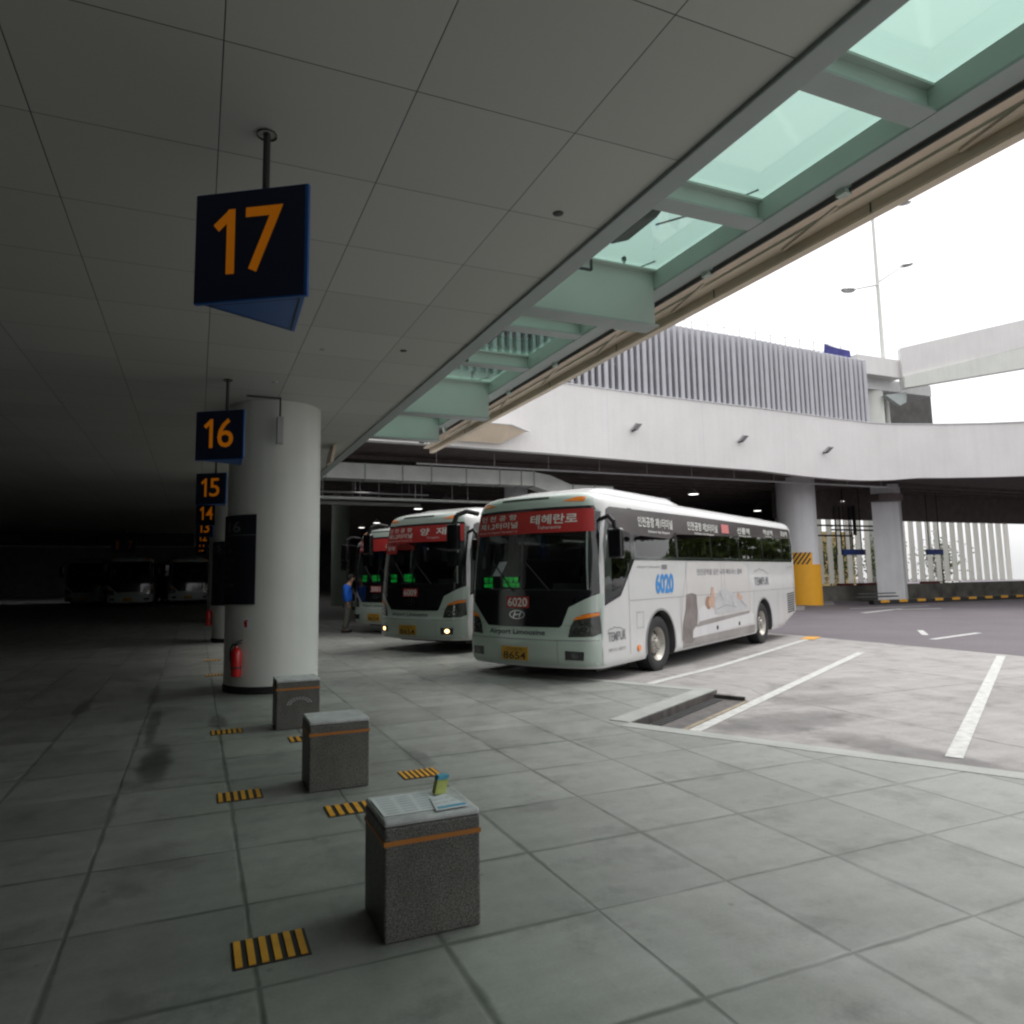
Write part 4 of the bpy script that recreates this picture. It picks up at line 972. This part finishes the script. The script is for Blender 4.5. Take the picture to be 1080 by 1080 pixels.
WIN_SIDE = [(.40,1.30),(.95,1.44),(1.12,1.62),(1.50,2.05),(11.35,2.07),(11.47,2.15),(11.53,2.5),(11.47,2.93),(11.35,3.0),(4.5,2.99),(.72,2.95),(.60,2.9),(.44,2.3)]
def make_bus(first, loc, label, o_base, ban_left, ban_right, number, lit):
    root = empty('airport_bus', (loc[0]+.065*BN.x, loc[1]+.065*BN.y, loc[2]), label, 'bus', 'airport buses nosed into the bays', R(29.232)); root.scale = (1, 1.05, 1)
    def B(name, mb, m, smooth=False, parent=None): return mb.build(name, m, parent or root, smooth=smooth, local=True)
    bo = o_base if first else o_base.copy()
    if not first: col.objects.link(bo)
    bo.parent = root
    # paint: front is pale green
    mb = MB()
    # black mask under the windscreen
    mask = [(-1.262,1.50),(-1.10,1.49),(-.98,1.47),(-.90,1.40),(-.85,1.28),(-.74,.99),(-.70,.955),(.70,.955),(.74,.99),(.85,1.28),(.90,1.40),(.98,1.47),(1.10,1.49),(1.262,1.50),(1.262,1.56),(-1.262,1.56)]
    B('black_mask', patch(MB(), mask, on_front, .009, .06), M_mask, True)
    ws = patch(MB(), [(-1.262,1.56),(1.262,1.56),(1.23,2.85),(1.16,2.935),(-1.16,2.935),(-1.23,2.85)], on_front, .009, .06)
    wsd = B('windscreen', ws, M_wglass, True)
    mb = MB()
    for q in ([(-1.262,1.56),(-1.15,1.56),(-1.10,2.88),(-1.225,2.85)], [(1.262,1.56),(1.15,1.56),(1.10,2.88),(1.225,2.85)], [(-1.18,2.88),(1.18,2.88),(1.15,2.955),(-1.15,2.955)]):
        patch(mb, q, on_front, .0115, .06)
    mb2 = mb; B('ceramic_border', mb2, M_mask, True, wsd)
    mb = MB(); patch(mb, [(-.022,1.56),(.022,1.56),(.022,2.9),(-.022,2.9)], on_front, .013, .06); B('centre_seal', mb, M_mask, True, wsd)
    # banner
    yl = 1.20
    bn = MB(); patch(bn, [(-1.19,2.52),(1.20,2.52),(1.17,2.905),(-1.16,2.905)], on_front, .015, .06); ban = B('route_banner', bn, M_ban, True)
    mb = MB()
    tx = lambda yy, z0: (lambda a, b: on_front(yy-a, z0+b, .019))
    for t_, yy, z0, w_, h_, bo_ in ban_left+ban_right: mb = MB(); put_text(mb, t_, w_, h_, tx(yy, z0), bo_); B('lettering', mb, M_bant, False, ban)
    # number card, emblem, script
    nc = B('number_card', patch(MB(), [(-.16,1.265),(.29,1.265),(.29,1.455),(-.16,1.455)], on_front, .013), M_ban, True)
    mb = MB(); put_text(mb, number, .39, .15, lambda a, b: on_front(.26-a, 1.285+b, .017), .02); B('digits', mb, M_bant, False, nc)
    mb = MB(); k = 28
    for i in range(k):
        A, Bq = math.tau*i/k, math.tau*(i+1)/k
        mb.add([on_front(.07-.155*math.cos(A), 1.15+.075*math.sin(A), .014), on_front(.07-.155*math.cos(Bq), 1.15+.075*math.sin(Bq), .014), on_front(.07-.137*math.cos(Bq), 1.15+.060*math.sin(Bq), .014), on_front(.07-.137*math.cos(A), 1.15+.060*math.sin(A), .014)], [(0,1,2,3)])
    E_ = lambda p: [on_front(.07-a, 1.15+b, .016) for a, b in p]
    mb.add(E_([(-.085,-.045),(-.06,-.048),(-.02,.045),(-.045,.05)]), [(0,1,2,3)]); mb.add(E_([(.03,-.048),(.055,-.045),(.09,.045),(.065,.05)]), [(0,1,2,3)])
    mb.add(E_([(-.05,-.015),(.045,-.002),(.055,.016),(-.04,.008)]), [(0,1,2,3)]); B('emblem', mb, M_chrome)
    mb = MB(); put_text(mb, 'Airport Limousine', 1.12, .115, lambda a, b: on_front(.66-a, .795+b, .011), .015); B('script', mb, M_script)
    # front panel colour (pale green nose)
    nose = [(-1.275,.34),(1.275,.34),(1.285,1.49),(1.10,1.478),(.99,1.455),(.915,1.395),(.865,1.275),(.755,.98),(.71,.94),(-.71,.94),(-.755,.98),(-.865,1.275),(-.915,1.395),(-.99,1.455),(-1.10,1.478),(-1.285,1.49)]
    B('nose_panel', patch(MB(), nose, on_front, .006, .06), M_mint, True)
    crown = [(-1.16,2.955),(1.16,2.955),(1.11,3.12),(1.0,3.20),(-1.0,3.20),(-1.11,3.12)]
    B('roof_brow', patch(MB(), crown, on_front, .005, .04), M_mint, True)
    B('brow_slot', patch(MB(), [(-.42,3.11),(.55,3.11),(.55,3.145),(-.42,3.145)], on_front, .011, .03), M_black, True)
    for sg in (-1, 1):
        B('marker_lamp', patch(MB(), [(sg*.66,3.045),(sg*1.02,3.03),(sg*1.03,3.115),(sg*.90,3.12)], on_front, .013, .03), M_amber, True)
        hp = [(sg*.84,.80),(sg*.88,.98),(sg*.95,1.10),(sg*1.08,1.17),(sg*1.26,1.205),(sg*1.272,.86),(sg*1.20,.815)]
        h_ = B('headlight', patch(MB(), hp, on_front, .012, .05), M_hl, True)
        B('amber_strip', patch(MB(), [(sg*.915,1.075),(sg*.975,1.125),(sg*1.08,1.165),(sg*1.258,1.198),(sg*1.26,1.145),(sg*1.08,1.10)], on_front, .016, .05), M_amber, True, h_)
        mb = MB()
        for cy, cz, r_ in ((.98, .90, .055), (1.10, .93, .06), (1.06, 1.04, .045)):
            for i in range(12):
                A, Bq = math.tau*i/12, math.tau*(i+1)/12
                mb.add([on_front(sg*cy+r_*math.cos(A), cz+r_*math.sin(A), .015), on_front(sg*cy+r_*math.cos(Bq), cz+r_*math.sin(Bq), .015), on_front(sg*cy+r_*.6*math.cos(Bq), cz+r_*.6*math.sin(Bq), .0145), on_front(sg*cy+r_*.6*math.cos(A), cz+r_*.6*math.sin(A), .0145)], [(0,1,2,3)])
        B('reflector', mb, M_chrome, False, h_)
        f_ = B('fog_recess', patch(MB(), [(sg*.80,.44),(sg*1.08,.44),(sg*1.09,.575),(sg*.80,.585)], on_front, .012, .05), M_mask, True)
        mb = MB(); patch(mb, ell(sg*.95, .512, .055, .045), on_front, .016, .2); B('fog_lamp', mb, M_lit if lit else M_hl, True, f_)
    mb = MB(); patch(mb, [(-1.26,.745),(1.26,.745),(1.26,.757),(-1.26,.757)], on_front, .010, .06); patch(mb, [(-.685,.36),(-.678,.36),(-.678,.74),(-.685,.74)], on_front, .010, .06)
    patch(mb, [(-1.27,.985),(-.77,.985),(-.77,.992),(-1.27,.992)], on_front, .010, .06); patch(mb, [(1.27,.985),(.77,.985),(.77,.992),(1.27,.992)], on_front, .010, .06)
    B('front_seams', mb, M_seam, True)
    pt = MB(); pt.box(-.125, -.112, -.16, .36, .40, .62); pl_ = B('number_plate', pt, M_plate)
    mb = MB()
    T = lambda y0, z0: (lambda a, b: (-.129, y0-a, z0+b))
    put_text(mb, '인천70 바', .30, .055, T(.25, .548)); put_text(mb, '8654', .44, .12, T(.32, .415), .01); B('plate_characters', mb, M_sbk, False, pl_)
    # LED board, dashboard, steering wheel, seats
    mb = MB(); mb.box(.30, .34, .22, 1.06, 1.585, 1.80); lb = B('destination_display', mb, M_black)
    mb = MB()
    led = lambda y0, z0: (lambda a, b: (.294, y0-a, z0+b))
    put_text(mb, '인천', .18, .09, led(1.02, 1.69), .0); put_text(mb, '공항행', .30, .09, led(.60, 1.69), .0); put_text(mb, '테헤란로', .34, .075, led(.60, 1.60), .0); put_text(mb, '6020', .18, .06, led(1.02, 1.60)); B('led_text', mb, M_led, False, lb)
    mb = MB(); mb.box(.44, 1.0, -1.1, 1.1, 1.06, 1.55); mb.box(.46, .8, -1.0, -.3, 1.55, 1.66); B('dashboard', mb, M_inner)
    mb = MB(); c = Vector((.92, -.62, 1.78)); ax1 = Vector((0,1,0)); ax2 = Vector((.5,0,.86)).normalized()
    for i in range(24):
        a, b = math.tau*i/24, math.tau*(i+1)/24
        mb.cyl(c+(ax1*math.cos(a)+ax2*math.sin(a))*.24, c+(ax1*math.cos(b)+ax2*math.sin(b))*.24, .016, n=6)
    mb.bar(c-ax1*.24, c+ax1*.24, .03); mb.bar(c, (.85, -.62, 1.5), .05); B('steering_wheel', mb, M_black)
    mb = MB()
    xs = [1.5]+[2.5+.82*i for i in range(11)]
    for i, x in enumerate(xs):
        for yy in ((-.62,) if i == 0 else (-.82, -.38, .38, .82)):
            mb.box(x, x+.45, yy-.2, yy+.2, 1.35, 1.5)
            mb.extr([(x+.42, yy-.2, 1.45), (x+.54, yy-.2, 1.45), (x+.72, yy-.19, 2.36), (x+.60, yy-.19, 2.38)], (0, .4, 0))
    st = B('passenger_seats', mb, M_seat, False)
    mod = st.modifiers.new('bevel', 'BEVEL'); mod.width = .04; mod.segments = 2
    mb = MB(); mb.box(.9, 11, -1.1, -.75, 2.66, 2.72); mb.box(.9, 11, .75, 1.1, 2.66, 2.72); B('luggage_rack', mb, M_inner)
    # wipers
    for y0, y1 in ((.15, .62), (-.55, -.05)):
        mb = MB()
        p = on_front(y0, 1.54, .03); q = on_front(y1, 2.06, .035); mb.bar(p, q, .018); p2 = on_front(y1+.1, 1.68, .02); q2 = on_front(y1-.06, 2.30, .02); mb.bar(p2, q2, .012); B('wiper', mb, M_black)
    # side glass, film, pillars
    for sg, S_ in ((-1, L_SIDE), (1, R_SIDE)):
        g_ = B('side_glass', patch(MB(), WIN_SIDE, S_, .003, .25), M_sglass, True)
        mb = MB()
        film = [(.62,2.66),(1.0,2.60),(1.45,2.50),(3.1,2.47),(3.35,2.62),(3.5,2.58),(5.6,2.62),(7.6,2.66),(9.4,2.70),(11.5,2.74),(11.47,2.93),(11.35,3.0),(4.5,2.99),(.72,2.95),(.60,2.9)]
        patch(mb, film, S_, .006, .25); fl = B('printed_film', mb, M_film, True, g_)
        mb = MB()
        for a, b in ((1.38,1.54),(3.32,3.42),(5.15,5.23),(6.95,7.03),(8.75,8.83),(10.45,10.53)): patch(mb, [(a,2.06),(b,2.06),(b,2.97),(a,2.97)], S_, .0055, .5)
        patch(mb, [(.40,1.30),(.95,1.44),(1.12,1.62),(1.50,2.05),(11.35,2.07),(11.47,2.15),(11.45,2.16),(11.33,2.105),(1.45,2.09),(1.07,1.65),(.92,1.48),(.43,1.36)], S_, .0056, .25)
        B('black_pillar', mb, M_mask, True, g_)
    # band lettering on the near side
    sg_l = [o for o in col.objects if o.parent == root and o.name.startswith('side_glass')][0]
    TS = lambda x0, z0, off=.010: (lambda a, b: L_SIDE(x0+a, z0+b, off))
    for t_, x0, z0, w_, h_ in (('인천공항 제1터미널', 1.75, 2.66, 1.5, .19), ('Incheon Intl Airport', 2.15, 2.545, .95, .065), ('인천공항 제2터미널', 4.0, 2.69, 1.7, .18), ('Incheon Intl Airport', 4.35, 2.60, 1.1, .06), ('선릉역', 7.0, 2.72, .9, .16), ('Seolleung station', 7.1, 2.655, .9, .045), ('역삼역', 9.0, 2.77, .8, .14), ('Yeoksam', 9.1, 2.715, .6, .035), ('강남역', 10.55, 2.79, .62, .14)):
        mb = MB(); put_text(mb, t_, w_, h_, TS(x0, z0), .012); B('film_lettering', mb, M_bant, False, sg_l)
    mb = MB(); patch(mb, [(5.95,2.70),(6.42,2.70),(6.42,2.90),(5.95,2.90)], L_SIDE, .011); B('red_film_mark', mb, mat('faded red print', (.55,.16,.16), .5, .3, 30), False, sg_l)
    # seams, flaps
    mb = MB()
    patch(mb, [(1.29,1.345),(11.7,1.325),(11.7,1.333),(1.29,1.353)], L_SIDE, .005, .5)
    for x, z0, z1 in ((1.25,.33,2.0), (.30,.36,1.26), (3.42,.32,1.34), (3.75,1.34,2.04), (5.7,.32,2.04), (7.55,.32,2.04), (7.9,.32,1.33), (9.85,.36,1.33), (10.4,.4,2.04), (5.9,1.34,2.04)):
        patch(mb, [(x,z0),(x+.009,z0),(x+.009,z1),(x,z1)], L_SIDE, .005, .5)
    for a, b, c_, d_ in ((1.52,.86,1.78,1.13),):
        for q in ([(a,b),(c_,b),(c_,b+.008),(a,b+.008)], [(a,d_),(c_,d_),(c_,d_+.008),(a,d_+.008)], [(a,b),(a+.008,b),(a+.008,d_),(a,d_)], [(c_,b),(c_+.008,b),(c_+.008,d_+.008),(c_,d_+.008)]): patch(mb, q, L_SIDE, .005, .5)
    B('side_seams', mb, M_seam, True)
    mb = MB()
    for k in range(9): patch(mb, [(10.75,.66+k*.062),(11.42,.69+k*.062),(11.42,.725+k*.062),(10.75,.695+k*.062)], L_SIDE, .006, .5)
    B('engine_vent', mb, M_black)
    mb = MB(); mb.cyl((1.57, -1.28, .52), (1.57, -1.305, .52), .055); mb.build('side_marker', M_amber, root, local=True)
    for x in (5.35, 6.75):
        mb = MB(); mb.cyl((x, -1.28, .62), (x, -1.30, .62), .045); mb.build('hatch_lock', M_black, root, local=True)
    if first:
        ad = MB()
        patch(ad, [(3.50,.335),(7.52,.335),(7.88,.335),(7.88,.52),(7.7,.9),(7.9,1.35),(7.5,1.9),(7.1,2.03),(3.85,2.03),(3.62,1.5),(3.45,.9)], L_SIDE, .0034, .12)
        ad = B('advert_backdrop', ad, M_adcr, True)
        def AP(name, pts, m, off, step=.3):
            mb = MB(); patch(mb, pts, L_SIDE, .0036+(off-.0036)*3, .12); return B(name, mb, m, True, ad)
        AP('printed_floor', [(3.50,.335),(7.88,.335),(7.88,.53),(3.5,.50)], M_adbg, .0038)
        AP('printed_curtain', [(3.46,.5),(3.6,.42),(3.95,.40),(4.2,.55),(4.28,1.0),(4.25,1.36),(4.0,1.40),(3.72,1.38),(3.66,1.1),(3.5,.8)], M_adbg2, .0040)
        AP('printed_bed', [(3.98,.50),(7.72,.58),(7.80,.78),(7.6,.84),(4.15,.72),(4.0,.64)], M_bed, .0043)
        AP('printed_shade', [(4.15,.70),(7.5,.82),(7.5,.88),(4.4,.82)], M_adbg, .0046)
        AP('printed_pillow', [(4.3,.80)]+ell(4.75, .97, .45, .16, 16, 200, -20)[::1]+[(5.5,.86)], M_bed, .0049)
        AP('printed_body', [(5.25,.92),(5.2,1.1),(5.35,1.3),(5.6,1.42),(5.95,1.45),(6.3,1.30),(6.6,1.22),(6.95,1.18),(7.3,1.05),(7.4,.95),(6.9,.90)], M_sheet, .0052)
        AP('printed_hair', ell(4.88, 1.17, .17, .14), M_hairp, .0055)
        AP('printed_face', ell(5.0, 1.17, .11, .11), mat('printed skin', (.50, .33, .25), .45, .12, 6), .0058)
        AP('printed_arm', [(5.02,1.30),(5.10,1.50),(5.20,1.48),(5.26,1.25),(5.20,1.08),(5.08,1.04)], mat('printed skin', (.50, .33, .25)), .0061)
        AP('printed_hand', [(6.62,1.24),(6.75,1.36),(6.85,1.28),(7.05,1.22),(7.0,1.16),(6.8,1.17)], mat('printed skin', (.50, .33, .25)), .0061)
        AP('printed_sleeve', [(6.0,1.42),(6.35,1.34),(6.65,1.26),(6.66,1.15),(6.2,1.12),(5.9,1.2)], M_sheet, .0064)
        for q in ([(5.35,1.02),(5.9,1.10),(6.6,1.02),(6.6,1.0),(5.9,1.07),(5.36,1.0)], [(5.55,1.36),(5.75,1.18),(5.78,1.19),(5.60,1.38)], [(6.25,1.27),(6.40,1.05),(6.43,1.06),(6.30,1.28)], [(6.9,1.16),(7.3,1.0),(7.3,.98),(6.88,1.13)]):
            AP('printed_fold', q, mat('fold shadow print', (.36, .36, .37), .5, .1, 3), .0067)
        mb = MB(); put_text(mb, '인간공학을 담은 나의 매트리스 템퍼', 2.75, .13, TS(4.32, 1.76, .009), .004); B('advert_slogan', mb, M_adtxt)
        for x0, z0, k in ((7.98, 1.47, 1.15), (.47, .71, .62)):
            mb = MB(); put_text(mb, 'TEMPUR', k, .20 if k > 1 else .15, TS(x0, z0, .009), .01)
            B('brand_lettering', mb, M_adtxt)
            mb = MB(); q = k/1.15
            pts_ = [(0,.30),(.12,.37),(.3,.36),(.38,.42),(.55,.38),(.8,.37),(1.0,.30),(1.15,.28)]
            for (a, b), (c_, d_) in zip(pts_, pts_[1:]):
                patch(mb, [(x0+a*q, z0+b*q),(x0+c_*q, z0+d_*q),(x0+c_*q, z0+d_*q+.012),(x0+a*q, z0+b*q+.012)], L_SIDE, .007, 1)
            B('figure_outline', mb, M_adtxt)
        mb = MB(); put_text(mb, '1588-0000', .60, .05, TS(.48, .56, .007)) if False else put_text(mb, '매트리스 필로우', .60, .06, TS(.48, .54, .007)); B('small_print', mb, M_adtxt)
    mb = MB(); put_text(mb, number, .80, .38, TS(2.33, 1.43, .007), .035); B('route_number', mb, M_b6020)
    mb = MB(); put_text(mb, 'Airport Limousine', .95, .055, TS(1.60, 1.90, .007)); B('small_lettering', mb, M_adtxt)
    mb = MB(); patch(mb, [(2.62,1.89),(2.85,1.89),(2.85,1.97),(2.62,1.97)], L_SIDE, .007); B('dark_label', mb, M_adtxt)
    mb = MB(); put_text(mb, '공항리무진', .5, .05, TS(10.85, 1.90, .007)); B('small_lettering', mb, M_adtxt)
    # roof units
    def pod(name, x0, x1, hw, h, sl):
        prof = [(x0, 3.24), (x0+sl, 3.24+h*.75), (x0+sl*2, 3.24+h), (x1-sl, 3.24+h), (x1-.1, 3.24+h*.6), (x1, 3.24)]
        mb = MB(); vs = []; cr = [(-1,0),(-.97,.55),(-.85,.9),(-.6,1),(.6,1),(.85,.9),(.97,.55),(1,0)]
        for x, z in prof:
            for c_, k in cr: vs.append((x, hw*c_, 3.18+(z-3.18)*k))
        m_ = len(cr); fs = [(i*m_+j, (i+1)*m_+j, (i+1)*m_+j+1, i*m_+j+1) for i in range(len(prof)-1) for j in range(m_-1)]
        mb.add(vs, fs); return B(name, mb, M_bodyw, 50)
    pod('roof_unit', .75, 4.55, .92, .16, .4); pod('rear_roof_pod', 9.6, 11.3, .75, .10, .25)
    # mirrors on long black arms
    for sg in (1, -1):
        pts_ = [(.30, sg*1.14, 2.96), (.10, sg*1.26, 3.0), (-.04, sg*1.37, 2.93), (-.08, sg*1.42, 2.72)] if sg > 0 else [(.50, sg*1.20, 2.72), (.36, sg*1.42, 2.76), (.34, sg*1.52, 2.66), (.36, sg*1.53, 2.50)]
        mb = MB()
        for p, q in zip(pts_, pts_[1:]): mb.cyl(p, q, .045 if sg > 0 else .035, n=10)
        ma = B('mirror_arm', mb, M_black, True)
        x, y, z = pts_[-1]
        mb = MB(); mb.box(x-.06, x+.07, y-.13, y+.13, z-.44, z+.05); q = B('mirror_head', mb, M_mask, False, ma)
        bv = q.modifiers.new('bevel', 'BEVEL'); bv.width = .04; bv.segments = 3
        if sg > 0:
            mb = MB(); mb.box(x-.05, x+.05, y-.11, y+.11, z-.72, z-.48); q = B('kerb_mirror', mb, M_mask, False, ma)
    # wheels, arch lips, underside
    for x in AX:
        for sg in (-1, 1):
            wheel(root, x, sg)
            mb = MB(); 
            for i in range(20):
                A, Bq = R(-12+204*i/20), R(-12+204*(i+1)/20)
                P = [(x+r_*math.cos(a), sg*1.296, .51+r_*math.sin(a)) for a, r_ in ((A,.618),(Bq,.618),(Bq,.655),(A,.655))]
                mb.add(P, [(0,1,2,3)])
            B('arch_lip', mb, M_seam)
    mb = MB(); mb.box(.6, 1.7, -1.0, 1.0, .2, .31); mb.box(3.3, 7.8, -.9, .9, .18, .31); mb.box(9.4, 10.8, -.8, .8, .25, .5); mb.box(2.3, 2.7, -1, 1, .4, .6); mb.box(8.4, 8.9, -1, 1, .4, .6)
    for x in (2.15, 8.25): mb.box(x, x+.8, -.9, .9, .3, .9)
    B('chassis', mb, M_black)
    return root

base = make_body()
IC_L = [('인 천 공 항', 1.03, 2.775, .86, .10, .012), ('제1,2터미널', 1.04, 2.625, .90, .12, .012), ('Incheon Intl Airport Terminal 1,2', 1.06, 2.55, .92, .04, 0)]
bus1 = make_bus(True, (5.166, 10.878, -.10), 'nearest white airport bus, route 6020, sleeping person advert on its side', base,
    IC_L, [('테헤란로', -.12, 2.665, .82, .17, .018), ('Teheranro', -.26, 2.585, .42, .055, .003)], '6020', False)
bus2 = make_bus(False, (4.686, 15.758, -.012), 'middle pale green bus, route 6009, with both fog lamps lit', base,
    IC_L, [('양  재', -.10, 2.67, .70, .17, .018), ('Yangjae', -.30, 2.585, .34, .05, .003)], '6009', True)
mb = MB(); patch(mb, [(.62,2.27),(1.16,2.27),(1.17,2.50),(.62,2.50)], on_front, .010); sb = mb.build('small_red_card', M_ban, bus2, local=True, smooth=True)
mb = MB(); put_text(mb, '양재', .30, .10, lambda a, b: on_front(1.02-a, 2.35+b, .014), .012); mb.build('lettering', M_bant, sb, local=True)
bus3 = make_bus(False, (5.17, 21.2, -.012), 'third bus, mostly hidden behind the middle bus, small red banner in view', base,
    [('부 천', 1.05, 2.70, .5, .11, .012), ('터미널', 1.08, 2.56, .7, .10, .012)], [('소풍', -.2, 2.6, .5, .2, .012)], '3001', False)
skip = ('lettering', 'digits', 'film_lettering', 'small_lettering', 'route_number', 'script', 'route_banner', 'number_card', 'led_text', 'red_film_mark', 'destination_display', 'emblem', 'passenger_seats', 'steering_wheel')
def inv_of(o): INV[o.name] = o.matrix_world.inverted()
for x, y, rz, lab in ((-3.95, 51.5, 90, 'dark parked bus facing the viewer far away in the gloomy concourse'), (-7.0, 56.0, 84, 'leftmost dark parked bus far away in the gloomy concourse'), (-.4, 54.0, 96, 'dark parked bus far away just left of the column row')):
    c = clone(bus3, None, skip); c.location = (x, y, 0); c.rotation_euler = (0, 0, R(rz)); c['label'] = lab; c['group'] = 'dark buses parked far off'
c = clone(bus3, None, skip); c.location = (6.2, 27.0, -.012); c['label'] = 'fourth bus, nearly lost in the dark left of the third one'; c['group'] = 'airport buses nosed into the bays'

# ================================================================ PERSON
def skin(name, verts, edges, rad, m, parent=None, sub=2):
    me = bpy.data.meshes.new(name); me.from_pydata(verts, edges, []); o = bpy.data.objects.new(name, me); col.objects.link(o)
    sk = o.modifiers.new('s', 'SKIN'); ss = o.modifiers.new('u', 'SUBSURF'); ss.levels = ss.render_levels = sub
    for i, v in enumerate(me.skin_vertices[0].data):
        r_ = rad[i]; v.radius = (r_, r_) if isinstance(r_, (int, float)) else r_; v.use_root = i == 0
    bpy.context.view_layer.update()
    nm = bpy.data.meshes.new_from_object(o.evaluated_get(bpy.context.evaluated_depsgraph_get()))
    o.modifiers.clear(); o.data = nm; nm.materials.clear(); nm.materials.append(m)
    nm.polygons.foreach_set('use_smooth', [True]*len(nm.polygons))
    if parent: o.parent = parent
    return o
P = empty('person', (4.40, 22.35, 0), 'person in a blue jacket and grey trousers standing side on, looking down to the right', 'person')
# local axes: +x is where the person faces
J = [(0,0,.98),(.0,0,1.12),(.0,0,1.30),(.03,0,1.46),(.075,0,1.55),(.12,0,1.63),(.135,0,1.72),
     (-.01,.17,1.44),(-.05,.22,1.18),(-.02,.20,.93),(.0,.195,.86),
     (-.01,-.17,1.44),(-.06,-.22,1.18),(-.01,-.20,.94),(.02,-.195,.87),
     (.0,.09,.90),(.03,.10,.50),(-.04,.10,.09),(.10,.10,.04),
     (.0,-.09,.90),(-.03,-.10,.50),(-.10,-.10,.09),(.04,-.10,.04)]
Eg = [(0,1),(1,2),(2,3),(3,4),(4,5),(5,6),(3,7),(7,8),(8,9),(9,10),(3,11),(11,12),(12,13),(13,14),(0,15),(15,16),(16,17),(17,18),(0,19),(19,20),(20,21),(21,22)]
Rd = [.12,.115,.12,.09,.05,.085,.08,.055,.043,.032,.03,.055,.043,.032,.03,.085,.055,.04,.035,.085,.055,.04,.035]
skin('body', J, Eg, Rd, M_skin, P)
jk = [0,1,2,3,7,8,9,11,12,13]; mp = {k: i for i, k in enumerate(jk)}
skin('jacket', [J[k] if k not in (0,) else (0,0,.92) for k in jk], [(mp[a], mp[b]) for a, b in Eg if a in mp and b in mp],
     [(.17,.20),(.16,.19),(.165,.20),.12,.10,.085,.065,.10,.085,.065], M_jack, P)
tk = [0,15,16,17,19,20,21]; mp = {k: i for i, k in enumerate(tk)}
skin('trousers', [J[k] for k in tk], [(mp[a], mp[b]) for a, b in Eg if a in mp and b in mp], [.15,.12,.09,.075,.12,.09,.075], M_trou, P)
for sy, fx in ((.10, -.04), (-.10, -.10)):
    mb = MB(); mb.prism([(fx-.09, sy-.045), (fx+.12, sy-.05), (fx+.20, sy-.03), (fx+.20, sy+.03), (fx+.12, sy+.05), (fx-.09, sy+.045)], 0, .085); mb.build('shoe', M_black, P, local=True, bevel=.025)
    mb = MB()
mb = MB(); bmh = bmesh.new(); bmesh.ops.create_uvsphere(bmh, u_segments=16, v_segments=10, radius=.105)
mb.add([(.10+v.co.x*1.05-.012, v.co.y*.9, 1.70+v.co.z*1.02+ (0 if v.co.x < .03 else .028)) for v in bmh.verts], [tuple(v.index for v in f.verts) for f in bmh.faces if not (f.calc_center_median().x > .035 and f.calc_center_median().z < .045) and f.calc_center_median().z > -.085]); bmh.free()
mb.build('hair', M_hair, P, local=True, smooth=60)
mb = MB(); mb.add([(.205,0,1.70),(.235,.0,1.665),(.205,.018,1.655),(.205,-.018,1.655)], [(0,1,2),(0,3,1),(1,3,2)])
for sy in (.035, -.035): mb.cyl((.195, sy, 1.69), (.208, sy, 1.69), .009, n=8)
mb.build('face_features', M_skin, P, local=True)
for sy in (1, -1):
    for k in range(5):
        y0 = sy*.195+(k-2)*.014*sy*0; x0 = -.01+.02*k-.03
        L_ = .07 if k else .045
        base_ = (x0+.02 if sy > 0 else x0+.03, sy*.195, .85)
        mb = MB(); mb.cyl(base_, (base_[0]+.01, base_[1]-sy*.012, base_[2]-L_), .0085, .006, n=8); mb.build('finger', M_skin, P, local=True)
P.rotation_euler = (0, 0, R(-8))
